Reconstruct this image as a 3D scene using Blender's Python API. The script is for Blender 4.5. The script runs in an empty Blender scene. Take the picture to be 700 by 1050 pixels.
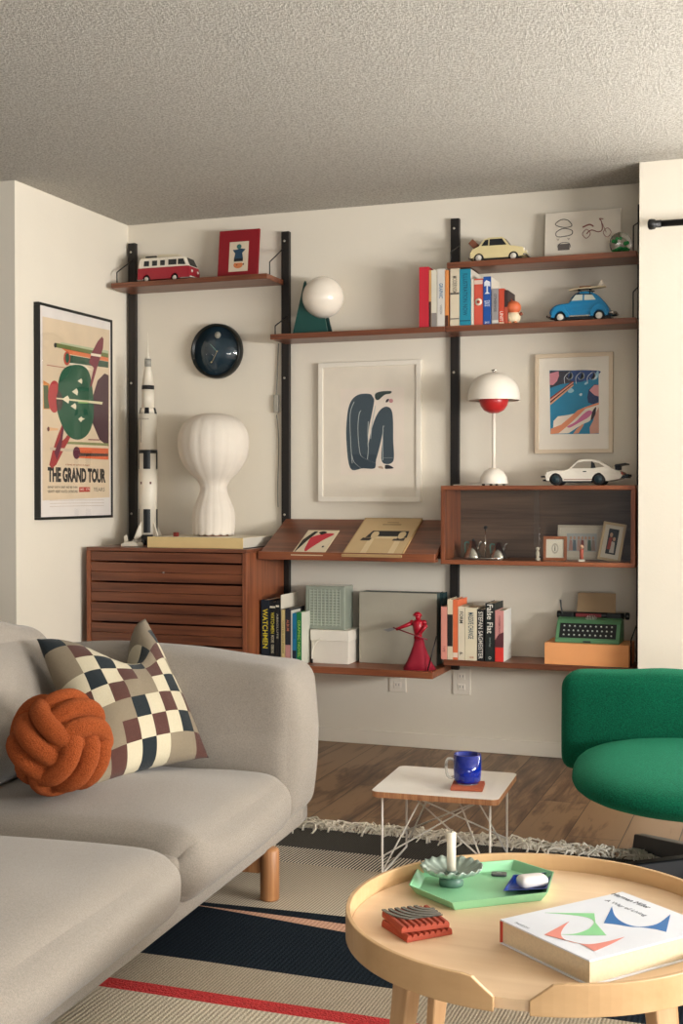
import bpy, math, random
from mathutils import Vector, Matrix, Euler, noise
PI = math.pi
SC = bpy.context.scene
COL = SC.collection
rnd = random.Random(7)
# ---------------------------------------------------------------- camera
CAMP = Vector((3.018, -5.3727, 1.1433)); YAW, PIT, FPX = -0.3472, -0.0156, 1280.7
cd = bpy.data.cameras.new('camera'); cam = bpy.data.objects.new('camera', cd); COL.objects.link(cam)
cam.location = CAMP; cam.rotation_euler = (PI/2 + PIT, 0, -YAW)
cd.sensor_fit = 'VERTICAL'; cd.sensor_height = 36; cd.lens = 36*FPX/1050; cd.clip_start = .05; cd.clip_end = 60
SC.camera = cam
FW = Vector((math.sin(YAW)*math.cos(PIT), math.cos(YAW)*math.cos(PIT), math.sin(PIT)))
RT = Vector((math.cos(YAW), -math.sin(YAW), 0)); UP = RT.cross(FW)
def ray(x, y): return FW + RT*((x-350)/FPX) - UP*((y-525)/FPX)
def hp(x, y, P0, N):
    """measure: the point of a real plane (P0, N) seen at photo coordinate x, y"""
    d = ray(x, y); N = Vector(N)
    return CAMP + d*((Vector(P0)-CAMP).dot(N)/d.dot(N))
def hy(x, y, Y): return hp(x, y, (0, Y, 0), (0, 1, 0))
def hz(x, y, Z): return hp(x, y, (0, 0, Z), (0, 0, 1))
def hx(x, y, X): return hp(x, y, (X, 0, 0), (1, 0, 0))
# ---------------------------------------------------------------- materials
def s2l(c): c /= 255.; return c/12.92 if c <= .04045 else ((c+.055)/1.055)**2.4
def rgb(h):
    if isinstance(h, str):
        h = h.lstrip('#'); return tuple(s2l(int(h[i:i+2], 16)) for i in (0, 2, 4)) + (1,)
    return h
def newmat(name):
    m = bpy.data.materials.new(name); m.use_nodes = True
    nt = m.node_tree; b = nt.nodes['Principled BSDF']; return m, nt, b
def L(nt, a, b): nt.links.new(a, b)
def coords(nt, scale=(1,1,1), rot=(0,0,0)):
    tc = nt.nodes.new('ShaderNodeTexCoord'); mp = nt.nodes.new('ShaderNodeMapping')
    mp.inputs['Scale'].default_value = scale; mp.inputs['Rotation'].default_value = rot
    L(nt, tc.outputs['Object'], mp.inputs['Vector']); return mp.outputs['Vector']
def noisen(nt, vec, scale, detail=4, rough=.55, dist=0):
    n = nt.nodes.new('ShaderNodeTexNoise'); n.inputs['Scale'].default_value = scale
    n.inputs['Detail'].default_value = detail; n.inputs['Roughness'].default_value = rough
    n.inputs['Distortion'].default_value = dist
    L(nt, vec, n.inputs['Vector']); return n.outputs['Fac']
def ramp(nt, fac, stops):
    r = nt.nodes.new('ShaderNodeValToRGB'); e = r.color_ramp.elements
    while len(e) < len(stops): e.new(.5)
    for el, (p, c) in zip(e, stops): el.position = p; el.color = rgb(c)
    L(nt, fac, r.inputs['Fac']); return r.outputs['Color']
def bump(nt, b, h, strength, dist=.002):
    n = nt.nodes.new('ShaderNodeBump'); n.inputs['Strength'].default_value = strength
    n.inputs['Distance'].default_value = dist; L(nt, h, n.inputs['Height']); L(nt, n.outputs['Normal'], b.inputs['Normal'])
def mat(name, c, rough=.5, metal=0, bs=0, bscale=300, var=0, vscale=8, emit=None, coat=0, sheen=0, spec=None, bd=.002, trans=0, ior=1.45, alpha=None, subs=0):
    m, nt, b = newmat(name); c = rgb(c)
    b.inputs['Base Color'].default_value = c; b.inputs['Roughness'].default_value = rough; b.inputs['Metallic'].default_value = metal
    b.inputs['Coat Weight'].default_value = coat; b.inputs['Sheen Weight'].default_value = sheen
    b.inputs['Transmission Weight'].default_value = trans; b.inputs['IOR'].default_value = ior
    if subs: b.inputs['Subsurface Weight'].default_value = subs; b.inputs['Subsurface Radius'].default_value = (.02, .02, .02)
    if spec is not None: b.inputs['Specular IOR Level'].default_value = spec
    v = coords(nt)
    # every surface gets at least a faint procedural variation
    k = var or .04
    f = noisen(nt, v, vscale, 3)
    cc = ramp(nt, f, [(.3, tuple(x*(1-k) for x in c[:3])+(1,)), (.7, tuple(min(1, x*(1+k)) for x in c[:3])+(1,))])
    L(nt, cc, b.inputs['Base Color'])
    if bs: bump(nt, b, noisen(nt, v, bscale, 4), bs, bd)
    if emit: b.inputs['Emission Color'].default_value = rgb(emit[0]); b.inputs['Emission Strength'].default_value = emit[1]
    return m
def woodmat(name, dark, mid, light, axis=0, scale=1., rough=.45, fine=1., coat=0):
    m, nt, b = newmat(name); b.inputs['Roughness'].default_value = rough; b.inputs['Coat Weight'].default_value = coat
    sc = [14*scale]*3; sc[axis] = .9*scale
    v = coords(nt, tuple(sc))
    n1 = noisen(nt, v, 1.6, 6, .6, .6)
    sc2 = [120*scale]*3; sc2[axis] = 3*scale
    v2 = coords(nt, tuple(sc2)); n2 = noisen(nt, v2, 1.0, 3)
    mx = nt.nodes.new('ShaderNodeMath'); mx.operation = 'MULTIPLY_ADD'; L(nt, n2, mx.inputs[0]); mx.inputs[1].default_value = .45*fine; L(nt, n1, mx.inputs[2])
    off = nt.nodes.new('ShaderNodeMath'); off.operation = 'SUBTRACT'; L(nt, mx.outputs[0], off.inputs[0]); off.inputs[1].default_value = .22*fine
    c = ramp(nt, off.outputs[0], [(.28, dark), (.5, mid), (.72, light)])
    L(nt, c, b.inputs['Base Color']); bump(nt, b, n2, .12, .001); return m
def fabric(name, c, c2, scale=900, bs=.35, sheen=.2, big=.1, rough=.95):
    m, nt, b = newmat(name); b.inputs['Roughness'].default_value = rough; b.inputs['Sheen Weight'].default_value = sheen
    b.inputs['Specular IOR Level'].default_value = .15
    v = coords(nt)
    w1 = nt.nodes.new('ShaderNodeTexWave'); w1.bands_direction = 'Y'; w1.inputs['Scale'].default_value = scale*.12; w1.inputs['Distortion'].default_value = 14; w1.inputs['Detail'].default_value = 3; w1.inputs['Detail Scale'].default_value = 6
    L(nt, v, w1.inputs['Vector'])
    w2 = nt.nodes.new('ShaderNodeTexWave'); w2.bands_direction = 'Z'; w2.inputs['Scale'].default_value = scale*.12; w2.inputs['Distortion'].default_value = 14; w2.inputs['Detail'].default_value = 3; w2.inputs['Detail Scale'].default_value = 6
    L(nt, v, w2.inputs['Vector'])
    n = noisen(nt, v, scale*.35, 3)
    ad = nt.nodes.new('ShaderNodeMath'); ad.operation = 'ADD'; L(nt, w1.outputs['Fac'], ad.inputs[0]); L(nt, w2.outputs['Fac'], ad.inputs[1])
    a2 = nt.nodes.new('ShaderNodeMath'); a2.operation = 'MULTIPLY_ADD'; L(nt, ad.outputs[0], a2.inputs[0]); a2.inputs[1].default_value = .25; L(nt, n, a2.inputs[2])
    a3 = nt.nodes.new('ShaderNodeMath'); a3.operation = 'SUBTRACT'; L(nt, a2.outputs[0], a3.inputs[0]); a3.inputs[1].default_value = .25
    L(nt, ramp(nt, a3.outputs[0], [(.3, c2), (.7, c)]), b.inputs['Base Color'])
    bump(nt, b, a2.outputs[0], bs, .002); return m
def glassmat(name, tint=(1,1,1,1), rough=.0, k=1.0):
    """thin clear pane: see-through with a fresnel reflection"""
    m = bpy.data.materials.new(name); m.use_nodes = True; nt = m.node_tree; nt.nodes.clear()
    o = nt.nodes.new('ShaderNodeOutputMaterial'); t = nt.nodes.new('ShaderNodeBsdfTransparent'); t.inputs['Color'].default_value = tint
    g = nt.nodes.new('ShaderNodeBsdfGlossy'); g.inputs['Roughness'].default_value = rough; g.inputs['Color'].default_value = (k, k, k, 1)
    f = nt.nodes.new('ShaderNodeFresnel'); f.inputs['IOR'].default_value = 1.5
    mx = nt.nodes.new('ShaderNodeMixShader'); g_ = nt.nodes.new('ShaderNodeNewGeometry'); q_ = nt.nodes.new('ShaderNodeMath'); q_.operation = 'SUBTRACT'; q_.inputs[0].default_value = 1; L(nt, g_.outputs['Backfacing'], q_.inputs[1])
    p_ = nt.nodes.new('ShaderNodeMath'); p_.operation = 'MULTIPLY'; L(nt, q_.outputs[0], p_.inputs[0]); L(nt, f.outputs[0], p_.inputs[1])
    L(nt, p_.outputs[0], mx.inputs[0]); L(nt, t.outputs[0], mx.inputs[1]); L(nt, g.outputs[0], mx.inputs[2])
    L(nt, mx.outputs[0], o.inputs['Surface']); return m
# ---------------------------------------------------------------- mesh builder
WM = {}
def wm(o): return WM.get(o.name, Matrix.Identity(4))
def tag(o, label=None, cat=None, group=None, kind=None):
    if label: o['label'] = label
    if cat: o['category'] = cat
    if group: o['group'] = group
    if kind: o['kind'] = kind
    return o
def thing(name, label, cat, loc=(0,0,0), rz=0, group=None, rot=None):
    o = bpy.data.objects.new(name, None); COL.objects.link(o); o.empty_display_size = .05
    o.location = loc; o.rotation_euler = rot if rot else (0, 0, rz)
    WM[o.name] = Matrix.Translation(Vector(loc)) @ o.rotation_euler.to_matrix().to_4x4()
    return tag(o, label, cat, group)
def crv(pts, n=6, closed=True):
    """catmull-rom through 2d/3d points"""
    P = [Vector(p) for p in pts]; N = len(P); out = []
    rng = range(N) if closed else range(N-1)
    for i in rng:
        if closed: a, b, c, d = P[(i-1) % N], P[i], P[(i+1) % N], P[(i+2) % N]
        else: a, b, c, d = P[max(i-1, 0)], P[i], P[i+1], P[min(i+2, N-1)]
        for k in range(n):
            t = k/n
            out.append(.5*((2*b) + (c-a)*t + (2*a-5*b+4*c-d)*t*t + (3*b-3*c+d-a)*t*t*t))
    if not closed: out.append(P[-1])
    return out
def ell(cx, cy, rx, ry=None, n=24, rot=0):
    ry = rx if ry is None else ry; c, s = math.cos(rot), math.sin(rot); o = []
    for i in range(n):
        x, y = rx*math.cos(2*PI*i/n), ry*math.sin(2*PI*i/n); o.append((cx+x*c-y*s, cy+x*s+y*c))
    return o
class MB:
    def __init__(s, m=None): s.V = []; s.F = []; s.I = []; s.S = []; s.mats = []; s.k = 0; s.T = Matrix.Identity(4); (s.m(m) if m else None)
    def m(s, mt):
        if mt not in s.mats: s.mats.append(mt)
        s.k = s.mats.index(mt); return s
    def add(s, V, F, smooth=False):
        b = len(s.V); s.V += [s.T @ Vector(v) for v in V]
        for i, f in enumerate(F): s.F.append([b+j for j in f]); s.I.append(s.k); s.S.append(smooth if isinstance(smooth, bool) else smooth[i])
        return s
    def box(s, x0, x1, y0, y1, z0, z1):
        V = [(x, y, z) for x in (x0, x1) for y in (y0, y1) for z in (z0, z1)]
        return s.add(V, [(0,1,3,2),(4,6,7,5),(0,4,5,1),(2,3,7,6),(0,2,6,4),(1,5,7,3)])
    def prism(s, poly, off, smooth=False):
        """3d polygon extruded by vector off"""
        P = [Vector(p) for p in poly]; o = Vector(off); n = len(P)
        return s.add(P + [p+o for p in P], [tuple(range(n))[::-1], tuple(range(n, 2*n))] + [(i, (i+1) % n, n+(i+1) % n, n+i) for i in range(n)],
                     [False, False] + [smooth]*n)
    def pxz(s, poly, y0, y1): return s.prism([(p[0], y0, p[1]) for p in poly], (0, y1-y0, 0))
    def pxy(s, poly, z0, z1): return s.prism([(p[0], p[1], z0) for p in poly], (0, 0, z1-z0))
    def pyz(s, poly, x0, x1): return s.prism([(x0, p[0], p[1]) for p in poly], (x1-x0, 0, 0))
    def taper(s, poly, hw, smooth=False):
        """side outline (x,z) given depth +-hw(x,z)"""
        n = len(poly); V = [(x, -hw(x, z), z) for x, z in poly] + [(x, hw(x, z), z) for x, z in poly]
        return s.add(V, [tuple(range(n)), tuple(range(n, 2*n))[::-1]] + [(i, (i+1) % n, n+(i+1) % n, n+i) for i in range(n)], [False, False]+[smooth]*n)
    def lathe(s, prof, c=(0,0,0), seg=32, f=None, smooth=True, axis=None):
        c = Vector(c); V = []; n = len(prof); R = axis.to_track_quat('Z', 'Y').to_matrix() if axis else None
        for i in range(seg):
            a = 2*PI*i/seg
            for j, (r, z) in enumerate(prof):
                k = f(a, r, z) if f else (r, z)
                v = Vector((k[0]*math.cos(a), k[0]*math.sin(a), k[1])); v = R @ v if R else v
                V.append(c+v)
        F = [(i*n+j, ((i+1) % seg)*n+j, ((i+1) % seg)*n+j+1, i*n+j+1) for i in range(seg) for j in range(n-1)]
        sm = [smooth]*len(F)
        if prof[0][0] > 1e-6: F.append(tuple(i*n for i in range(seg))[::-1]); sm.append(False)
        if prof[-1][0] > 1e-6: F.append(tuple(i*n+n-1 for i in range(seg))); sm.append(False)
        return s.add(V, F, sm)
    def cyl(s, p0, p1, r0, r1=None, seg=20):
        p0, p1 = Vector(p0), Vector(p1); r1 = r0 if r1 is None else r1; d = p1-p0
        return s.lathe([(r0, 0), (r1, d.length)], p0, seg, axis=d)
    def sph(s, c, r, seg=24, rings=14, sc=(1,1,1)):
        V = []; F = []; c = Vector(c)
        V.append(c+Vector((0, 0, r*sc[2])))
        for j in range(1, rings):
            t = PI*j/rings
            for i in range(seg):
                a = 2*PI*i/seg; V.append(c+Vector((r*sc[0]*math.sin(t)*math.cos(a), r*sc[1]*math.sin(t)*math.sin(a), r*sc[2]*math.cos(t))))
        V.append(c-Vector((0, 0, r*sc[2])))
        for i in range(seg): F.append((0, 1+i, 1+(i+1) % seg))
        for j in range(rings-2):
            for i in range(seg):
                a = 1+j*seg; F.append((a+i, a+seg+i, a+seg+(i+1) % seg, a+(i+1) % seg))
        a = 1+(rings-2)*seg; e = len(V)-1
        for i in range(seg): F.append((a+i, e, a+(i+1) % seg))
        return s.add(V, F, True)
    def tube(s, pts, r, seg=8, closed=False):
        P = [Vector(p) for p in pts]; n = len(P); V = []; F = []
        rr = r if hasattr(r, '__len__') else [r]*n
        up = None
        for i in range(n):
            if closed: t = (P[(i+1) % n]-P[i-1]).normalized()
            else: t = (P[min(i+1, n-1)]-P[max(i-1, 0)]).normalized()
            if up is None:
                up = Vector((0,0,1)) if abs(t.z) < .9 else Vector((1,0,0))
            up = (up - t*up.dot(t)).normalized(); b = t.cross(up)
            for k in range(seg):
                a = 2*PI*k/seg; V.append(P[i] + (up*math.cos(a)+b*math.sin(a))*rr[i])
        m = n if closed else n-1
        if closed:  # align seam
            best = min(range(seg), key=lambda q: (V[(n-1)*seg] - V[q]).length)
        for i in range(m):
            for k in range(seg):
                j = (i+1) % n; sh = best if (closed and i == n-1) else 0
                F.append((i*seg+k, i*seg+(k+1) % seg, j*seg+(k+1+sh) % seg, j*seg+(k+sh) % seg))
        sm = [True]*len(F)
        if not closed: F += [tuple(range(seg))[::-1], tuple((n-1)*seg+k for k in range(seg))]; sm += [False, False]
        return s.add(V, F, sm)
    def rbox(s, c, h, r, puff=(0,0,0), n=12, f=None, rot=None):
        """soft padded block: centre c, half sizes h, edge radius r, faces bulging by puff"""
        V = []; F = []; idx = {}; c = Vector(c); R = rot or Matrix.Identity(3)
        def key(p): return (round(p[0], 5), round(p[1], 5), round(p[2], 5))
        q = [math.sin(PI/2*(-1+2*i/n)) for i in range(n+1)]
        def vert(p):
            k = key(p)
            if k not in idx:
                w = Vector((p[0]*h[0], p[1]*h[1], p[2]*h[2])); inn = Vector([max(-(h[i]-r), min(h[i]-r, w[i])) for i in range(3)])
                d = w-inn; w2 = inn + (d.normalized()*r if d.length > 1e-9 else d)
                u = [(1-x*x)**1.7*1.25 if abs(x) < 1 else 0 for x in p]
                w2.x += p[0]*puff[0]*u[1]*u[2]; w2.y += p[1]*puff[1]*u[0]*u[2]; w2.z += p[2]*puff[2]*u[0]*u[1]
                if f: w2 = f(w2, p)
                idx[k] = len(V); V.append(c + R @ w2)
            return idx[k]
        for ax in range(3):
            for sg in (-1, 1):
                for i in range(n):
                    for j in range(n):
                        def P(a, b):
                            p = [0, 0, 0]; p[ax] = sg; p[(ax+1) % 3] = q[a]; p[(ax+2) % 3] = q[b]; return p
                        f4 = (vert(P(i, j)), vert(P(i+1, j)), vert(P(i+1, j+1)), vert(P(i, j+1)))
                        F.append(f4 if sg > 0 else f4[::-1])
        return s.add(V, F, True)
    def art(s, poly2, P0, N, t=.0004, lift=0):
        """flat printed shape: photo-measured outline laid on the print's own plane"""
        N = Vector(N).normalized(); P = [hp(x, y, Vector(P0)+N*lift, N) for x, y in poly2]
        return s.prism(P, N*t)
    def build(s, name, parent=None, local=False, bevel=0, sub=0, seg=2, label=None, cat=None, group=None, kind=None, origin=None):
        me = bpy.data.meshes.new(name)
        M = Matrix.Identity(4)
        if parent is not None and not local: M = wm(parent).inverted()
        if origin is not None: M = Matrix.Translation(-Vector(origin))
        me.from_pydata([tuple(M @ v) for v in s.V], [], s.F)
        for mt in s.mats: me.materials.append(mt)
        me.polygons.foreach_set('material_index', s.I); me.polygons.foreach_set('use_smooth', s.S)
        import bmesh
        bm = bmesh.new(); bm.from_mesh(me); bmesh.ops.recalc_face_normals(bm, faces=bm.faces); bm.to_mesh(me); bm.free()
        o = bpy.data.objects.new(name, me); COL.objects.link(o)
        if origin is not None: o.location = origin
        if parent is not None:
            o.parent = parent; WM[o.name] = wm(parent)
        if bevel:
            md = o.modifiers.new('bevel', 'BEVEL'); md.width = bevel; md.segments = seg; md.limit_method = 'ANGLE'; md.angle_limit = math.radians(40)
        if sub: md = o.modifiers.new('sub', 'SUBSURF'); md.levels = sub; md.render_levels = sub
        return tag(o, label, cat, group, kind)
def text(parent, st, w, h, c, xd, yd, mt, name='lettering', bold=0, local=False, t=.0004, align='C'):
    """lettering fitted into a w x h box centred at c, running along xd with letter tops towards yd"""
    cu = bpy.data.curves.new('t', 'FONT'); cu.body = st; cu.size = 1; cu.extrude = 0.001; cu.offset = bold; cu.resolution_u = 3
    o = bpy.data.objects.new('t', cu); COL.objects.link(o); bpy.context.view_layer.update()
    me = bpy.data.meshes.new_from_object(o.evaluated_get(bpy.context.evaluated_depsgraph_get()))
    bpy.data.objects.remove(o); bpy.data.curves.remove(cu)
    xs = [v.co.x for v in me.vertices]; ys = [v.co.y for v in me.vertices]
    x0, x1, y0, y1 = min(xs), max(xs), min(ys), max(ys)
    xd, yd, c = Vector(xd).normalized(), Vector(yd).normalized(), Vector(c); nd = xd.cross(yd)
    M = Matrix.Identity(4) if local else wm(parent).inverted()
    for v in me.vertices:
        u = ((v.co.x-x0)/(x1-x0)-.5)*w; q = ((v.co.y-y0)/(y1-y0)-.5)*h
        v.co = M @ (c + xd*u + yd*q + nd*(t if v.co.z > 0 else .00002))
    me.materials.clear(); me.materials.append(mt); me.name = name
    r = bpy.data.objects.new(name, me); COL.objects.link(r); r.parent = parent; WM[r.name] = wm(parent)
    return r
def copy_tree(o, parent=None, loc=None, rot=None, label=None):
    c = o.copy(); COL.objects.link(c); WM[c.name] = wm(o)
    if parent: c.parent = parent
    if loc is not None: c.location = loc
    if rot is not None: c.rotation_euler = rot
    if label: c['label'] = label
    for ch in list(o.children): copy_tree(ch, c)
    return c
# ---------------------------------------------------------------- shared materials
M = {}
M['wall'] = mat('wall_paint', '#e6dece', .9, bs=.25, bscale=90, var=.015, vscale=3, bd=.002)
def ceiling_mat():
    m, nt, b = newmat('popcorn_ceiling'); b.inputs['Roughness'].default_value = .95
    v = coords(nt); n1 = noisen(nt, v, 105, 4, .65); n2 = noisen(nt, v, 330, 2)
    L(nt, ramp(nt, n1, [(.36, '#cfc8ba'), (.58, '#f3eee3')]), b.inputs['Base Color'])  # grain shading put into the colour: hollows darker, raised grains lighter
    a = nt.nodes.new('ShaderNodeMath'); a.operation = 'MULTIPLY_ADD'; L(nt, n2, a.inputs[0]); a.inputs[1].default_value = .35; L(nt, n1, a.inputs[2])
    bump(nt, b, a.outputs[0], 1.0, .035); return m
M['ceil'] = ceiling_mat()
def floor_mat():
    m, nt, b = newmat('plank_floor'); b.inputs['Roughness'].default_value = .42
    v = coords(nt, (1, 1, 1), (0, 0, PI/2))
    br = nt.nodes.new('ShaderNodeTexBrick'); br.inputs['Scale'].default_value = 1; br.offset = .37; br.inputs['Mortar Size'].default_value = .0018
    br.inputs['Brick Width'].default_value = 1.22; br.inputs['Row Height'].default_value = .178; br.inputs['Mortar Smooth'].default_value = .3
    br.inputs['Color1'].default_value = (0, 0, 0, 1); br.inputs['Color2'].default_value = (1, 1, 1, 1); br.inputs['Mortar'].default_value = (.5, .5, .5, 1)
    L(nt, v, br.inputs['Vector'])
    # shift the grain per plank
    mul = nt.nodes.new('ShaderNodeVectorMath'); mul.operation = 'MULTIPLY_ADD'
    L(nt, br.outputs['Color'], mul.inputs[0]); mul.inputs[1].default_value = (7, 5, 3); v0 = coords(nt, (9, 1.3, 1)); L(nt, v0, mul.inputs[2])
    g1 = noisen(nt, mul.outputs[0], 1.5, 7, .62, 1.4); v2 = coords(nt, (110, 4, 1)); g2 = noisen(nt, v2, 1, 3)
    v3 = coords(nt, (3.2, 1.3, 1)); g3 = noisen(nt, v3, 1.6, 3, .6, .6)
    a = nt.nodes.new('ShaderNodeMath'); a.operation = 'MULTIPLY_ADD'; L(nt, g2, a.inputs[0]); a.inputs[1].default_value = .25; L(nt, g1, a.inputs[2])
    a2 = nt.nodes.new('ShaderNodeMath'); a2.operation = 'MULTIPLY_ADD'; L(nt, br.outputs['Color'], a2.inputs[0]); a2.inputs[1].default_value = .22; L(nt, a.outputs[0], a2.inputs[2])
    a3 = nt.nodes.new('ShaderNodeMath'); a3.operation = 'MULTIPLY_ADD'; L(nt, g3, a3.inputs[0]); a3.inputs[1].default_value = .5; L(nt, a2.outputs[0], a3.inputs[2])
    c = ramp(nt, a3.outputs[0], [(.60, '#2c211b'), (.76, '#543d2d'), (.93, '#7a5d45'), (1.0, '#917356')])
    mx = nt.nodes.new('ShaderNodeMix'); mx.data_type = 'RGBA'; L(nt, br.outputs['Fac'], mx.inputs['Factor']); L(nt, c, mx.inputs[6]); mx.inputs[7].default_value = rgb('#2c1e15')
    L(nt, mx.outputs[2], b.inputs['Base Color']); bump(nt, b, g2, .12, .001); return m
M['floor'] = floor_mat()
M['trim'] = mat('trim_paint', '#e9e1d2', .55, var=.01)
M['walnut'] = woodmat('walnut', '#4a2617', '#70402a', '#875036', 0, 1., .38, coat=.1)
M['walnut_z'] = woodmat('walnut_upright', '#4a2617', '#70402a', '#875036', 2, 1., .38, coat=.1)
M['teak'] = woodmat('teak_cabinet', '#5f3320', '#82492d', '#9a5c3c', 0, 1., .4)
M['teak_z'] = woodmat('teak_upright', '#5f3320', '#82492d', '#9a5c3c', 2, 1., .4)
M['rail'] = woodmat('ebonised_rail', '#14100e', '#1d1815', '#28211c', 2, 1., .5)
M['black'] = mat('black_metal', '#151515', .4, var=.05)
M['chrome'] = mat('polished_metal', '#c9c7c2', .14, 1)
M['steel'] = mat('screw_steel', '#c9c4ba', .3, .9)
M['white'] = mat('white_enamel', '#eee6d8', .35)
M['glass'] = glassmat('clear_glass')
M['paper'] = mat('print_paper', '#e7dccb', .85, bs=.05, bscale=500)
M['pages'] = mat('book_pages', '#ddd0b5', .9, bs=.4, bscale=700)
def flatm(name, c, r=.75): return mat(name, c, r)
# ---------------------------------------------------------------- setting
H = 2.44; XL = -.029; YR = -.939; XP = 2.442; YP = -.34; XR = 6.2; YB = -7.0
def st(b, name, bev=0): return b.build(name, kind='structure', bevel=bev)
st(MB(M['floor']).box(-2.6, XR+.2, YB, .1, -.12, 0), 'floor')
st(MB(M['ceil']).box(-2.6, XR+.2, YB, .1, H, H+.12), 'ceiling')
st(MB(M['wall']).box(XL, XP, 0, .1, 0, H), 'wall_back')
st(MB(M['wall']).box(-2.6, XL-.0, YR, .1, 0, H), 'wall_left')            # the boxed-out corner: its right face carries the poster
# the wall right of the shelves stands forward of them and holds a window beyond the frame
WX0, WX1, WZ0, WZ1 = 3.12, 4.62, .35, 2.12
b = MB(M['wall']); b.box(XP, WX0, YP, .1, 0, H); b.box(WX1, XR+.2, YP, .1, 0, H); b.box(WX0, WX1, YP, .1, 0, WZ0); b.box(WX0, WX1, YP, .1, WZ1, H)
st(b, 'wall_right_pier')
RY0, RY1 = -4.6, -1.75
b = MB(M['wall']); b.box(XR, XR+.15, RY1, YP, 0, H); b.box(XR, XR+.15, YB, RY0, 0, H); b.box(XR, XR+.15, RY0, RY1, 0, .95); b.box(XR, XR+.15, RY0, RY1, 2.3, H)
st(b, 'wall_right')
def window(name, x0, x1, y0, y1, z0, z1, alongx):
    b = MB(M['trim']); t = .045
    if alongx:
        b.box(x0, x1, y0, y1, z0, z0+t); b.box(x0, x1, y0, y1, z1-t, z1)
        for x in (x0, (x0+x1)/2-t/2, x1-t): b.box(x, x+t, y0, y1, z0+t, z1-t)
        w = st(b, name, .003); MB(M['glass']).box(x0+t, x1-t, (y0+y1)/2-.003, (y0+y1)/2+.003, z0+t, z1-t).build('pane', w, kind='structure')
    else:
        b.box(x0, x1, y0, y1, z0, z0+t); b.box(x0, x1, y0, y1, z1-t, z1)
        for y in (y0, (y0+y1)/2-t/2, y1-t): b.box(x0, x1, y, y+t, z0+t, z1-t)
        w = st(b, name, .003); MB(M['glass']).box((x0+x1)/2-.003, (x0+x1)/2+.003, y0+t, y1-t, z0+t, z1-t).build('pane', w, kind='structure')
window('window_1', WX0, WX1, -.24, -.18, WZ0, WZ1, True)
window('window_2', XR+.05, XR+.11, RY0, RY1, .95, 2.3, False)
st(MB(M['trim']).box(XL, XP, -.012, 0, 0, .065), 'baseboard_back', .003)
st(MB(M['trim']).box(XL, XL+.012, YR, -.012, 0, .065), 'baseboard_left', .003)
st(MB(M['trim']).box(XP, XR, YP-.012, YP, 0, .065), 'baseboard_right', .003)
# curtain rod on the right wall
t = thing('curtain_rod', 'dark metal curtain rod with a round end cap high on the right wall', 'curtain rod', (2.50, YP, 2.16))
z = hy(668, 230, YP-.08).z; x = hy(664, 230, YP-.08).x
MB(M['black']).cyl((x+.02, YP-.08, z), (4.8, YP-.08, z), .0125).build('rod', t)
MB(M['black']).lathe([(.012, .0), (.019, .004), (.021, .012), (.019, .026), (.0145, .03), (.0145, .05)], (x, YP-.08, z), 20, axis=Vector((1, 0, 0))).build('end_cap', t)
MB(M['black']).cyl((3.05, YP, z), (3.05, YP-.08, z), .007).box(3.03, 3.07, YP-.006, YP, z-.03, z+.03).build('bracket', t, bevel=.002)
MB(M['black']).cyl((4.7, YP, z), (4.7, YP-.08, z), .007).box(4.68, 4.72, YP-.006, YP, z-.03, z+.03).build('bracket', t, bevel=.002)
# outlets
def outlet(px0, px1, py0, py1, label):
    a = hy(px0, py0, -.006); c = hy(px1, py1, -.006); x0, x1, z1, z0 = a.x, c.x, a.z, c.z
    o = MB(M['trim']).box(x0, x1, -.006, 0, z0, z1).build('outlet_plate', bevel=.002, label=label, cat='outlet', group='wall outlets under the shelves')
    cx = (x0+x1)/2
    for f in (.3, .7):
        zc = z0+(z1-z0)*f
        s = MB(M['white']).box(cx-.017, cx+.017, -.0085, -.0055, zc-.014, zc+.014).build('socket', o, bevel=.002)
        MB(M['black']).box(cx-.008, cx-.006, -.0088, -.0083, zc-.004, zc+.006).box(cx+.006, cx+.008, -.0088, -.0083, zc-.004, zc+.006).build('slot', s)
outlet(399, 416, 685, 710, 'white wall outlet below the low shelf with the grey box')
outlet(464, 482, 685, 713, 'white wall outlet below the low shelf with the orange box, right one')
# ---------------------------------------------------------------- rug
def weave(name, a, c, sc=260, bs=.6, dirn='X'):
    m, nt, b = newmat(name); b.inputs['Roughness'].default_value = .95; b.inputs['Specular IOR Level'].default_value = .1
    v = coords(nt); w = nt.nodes.new('ShaderNodeTexWave'); w.bands_direction = dirn; w.inputs['Scale'].default_value = sc/10; w.inputs['Distortion'].default_value = 1.2; w.inputs['Detail'].default_value = 2
    L(nt, v, w.inputs['Vector']); n = noisen(nt, v, sc, 3)
    a_ = nt.nodes.new('ShaderNodeMath'); a_.operation = 'MULTIPLY_ADD'; L(nt, w.outputs['Fac'], a_.inputs[0]); a_.inputs[1].default_value = .4; L(nt, n, a_.inputs[2])
    L(nt, ramp(nt, a_.outputs[0], [(.4, c), (.9, a)]), b.inputs['Base Color']); bump(nt, b, a_.outputs[0], bs, .004); return m
def stripes(name, a, c, freq, ang):
    m, nt, b = newmat(name); b.inputs['Roughness'].default_value = .95
    v = coords(nt, (1, 1, 1), (0, 0, ang)); w = nt.nodes.new('ShaderNodeTexWave'); w.bands_direction = 'X'; w.inputs['Scale'].default_value = freq; w.inputs['Distortion'].default_value = .25; w.inputs['Detail'].default_value = 1; w.inputs['Detail Scale'].default_value = 8
    L(nt, v, w.inputs['Vector']); L(nt, ramp(nt, w.outputs['Fac'], [(.42, c), (.58, a)]), b.inputs['Base Color']); bump(nt, b, noisen(nt, v, 300), .5, .003); return m
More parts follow.
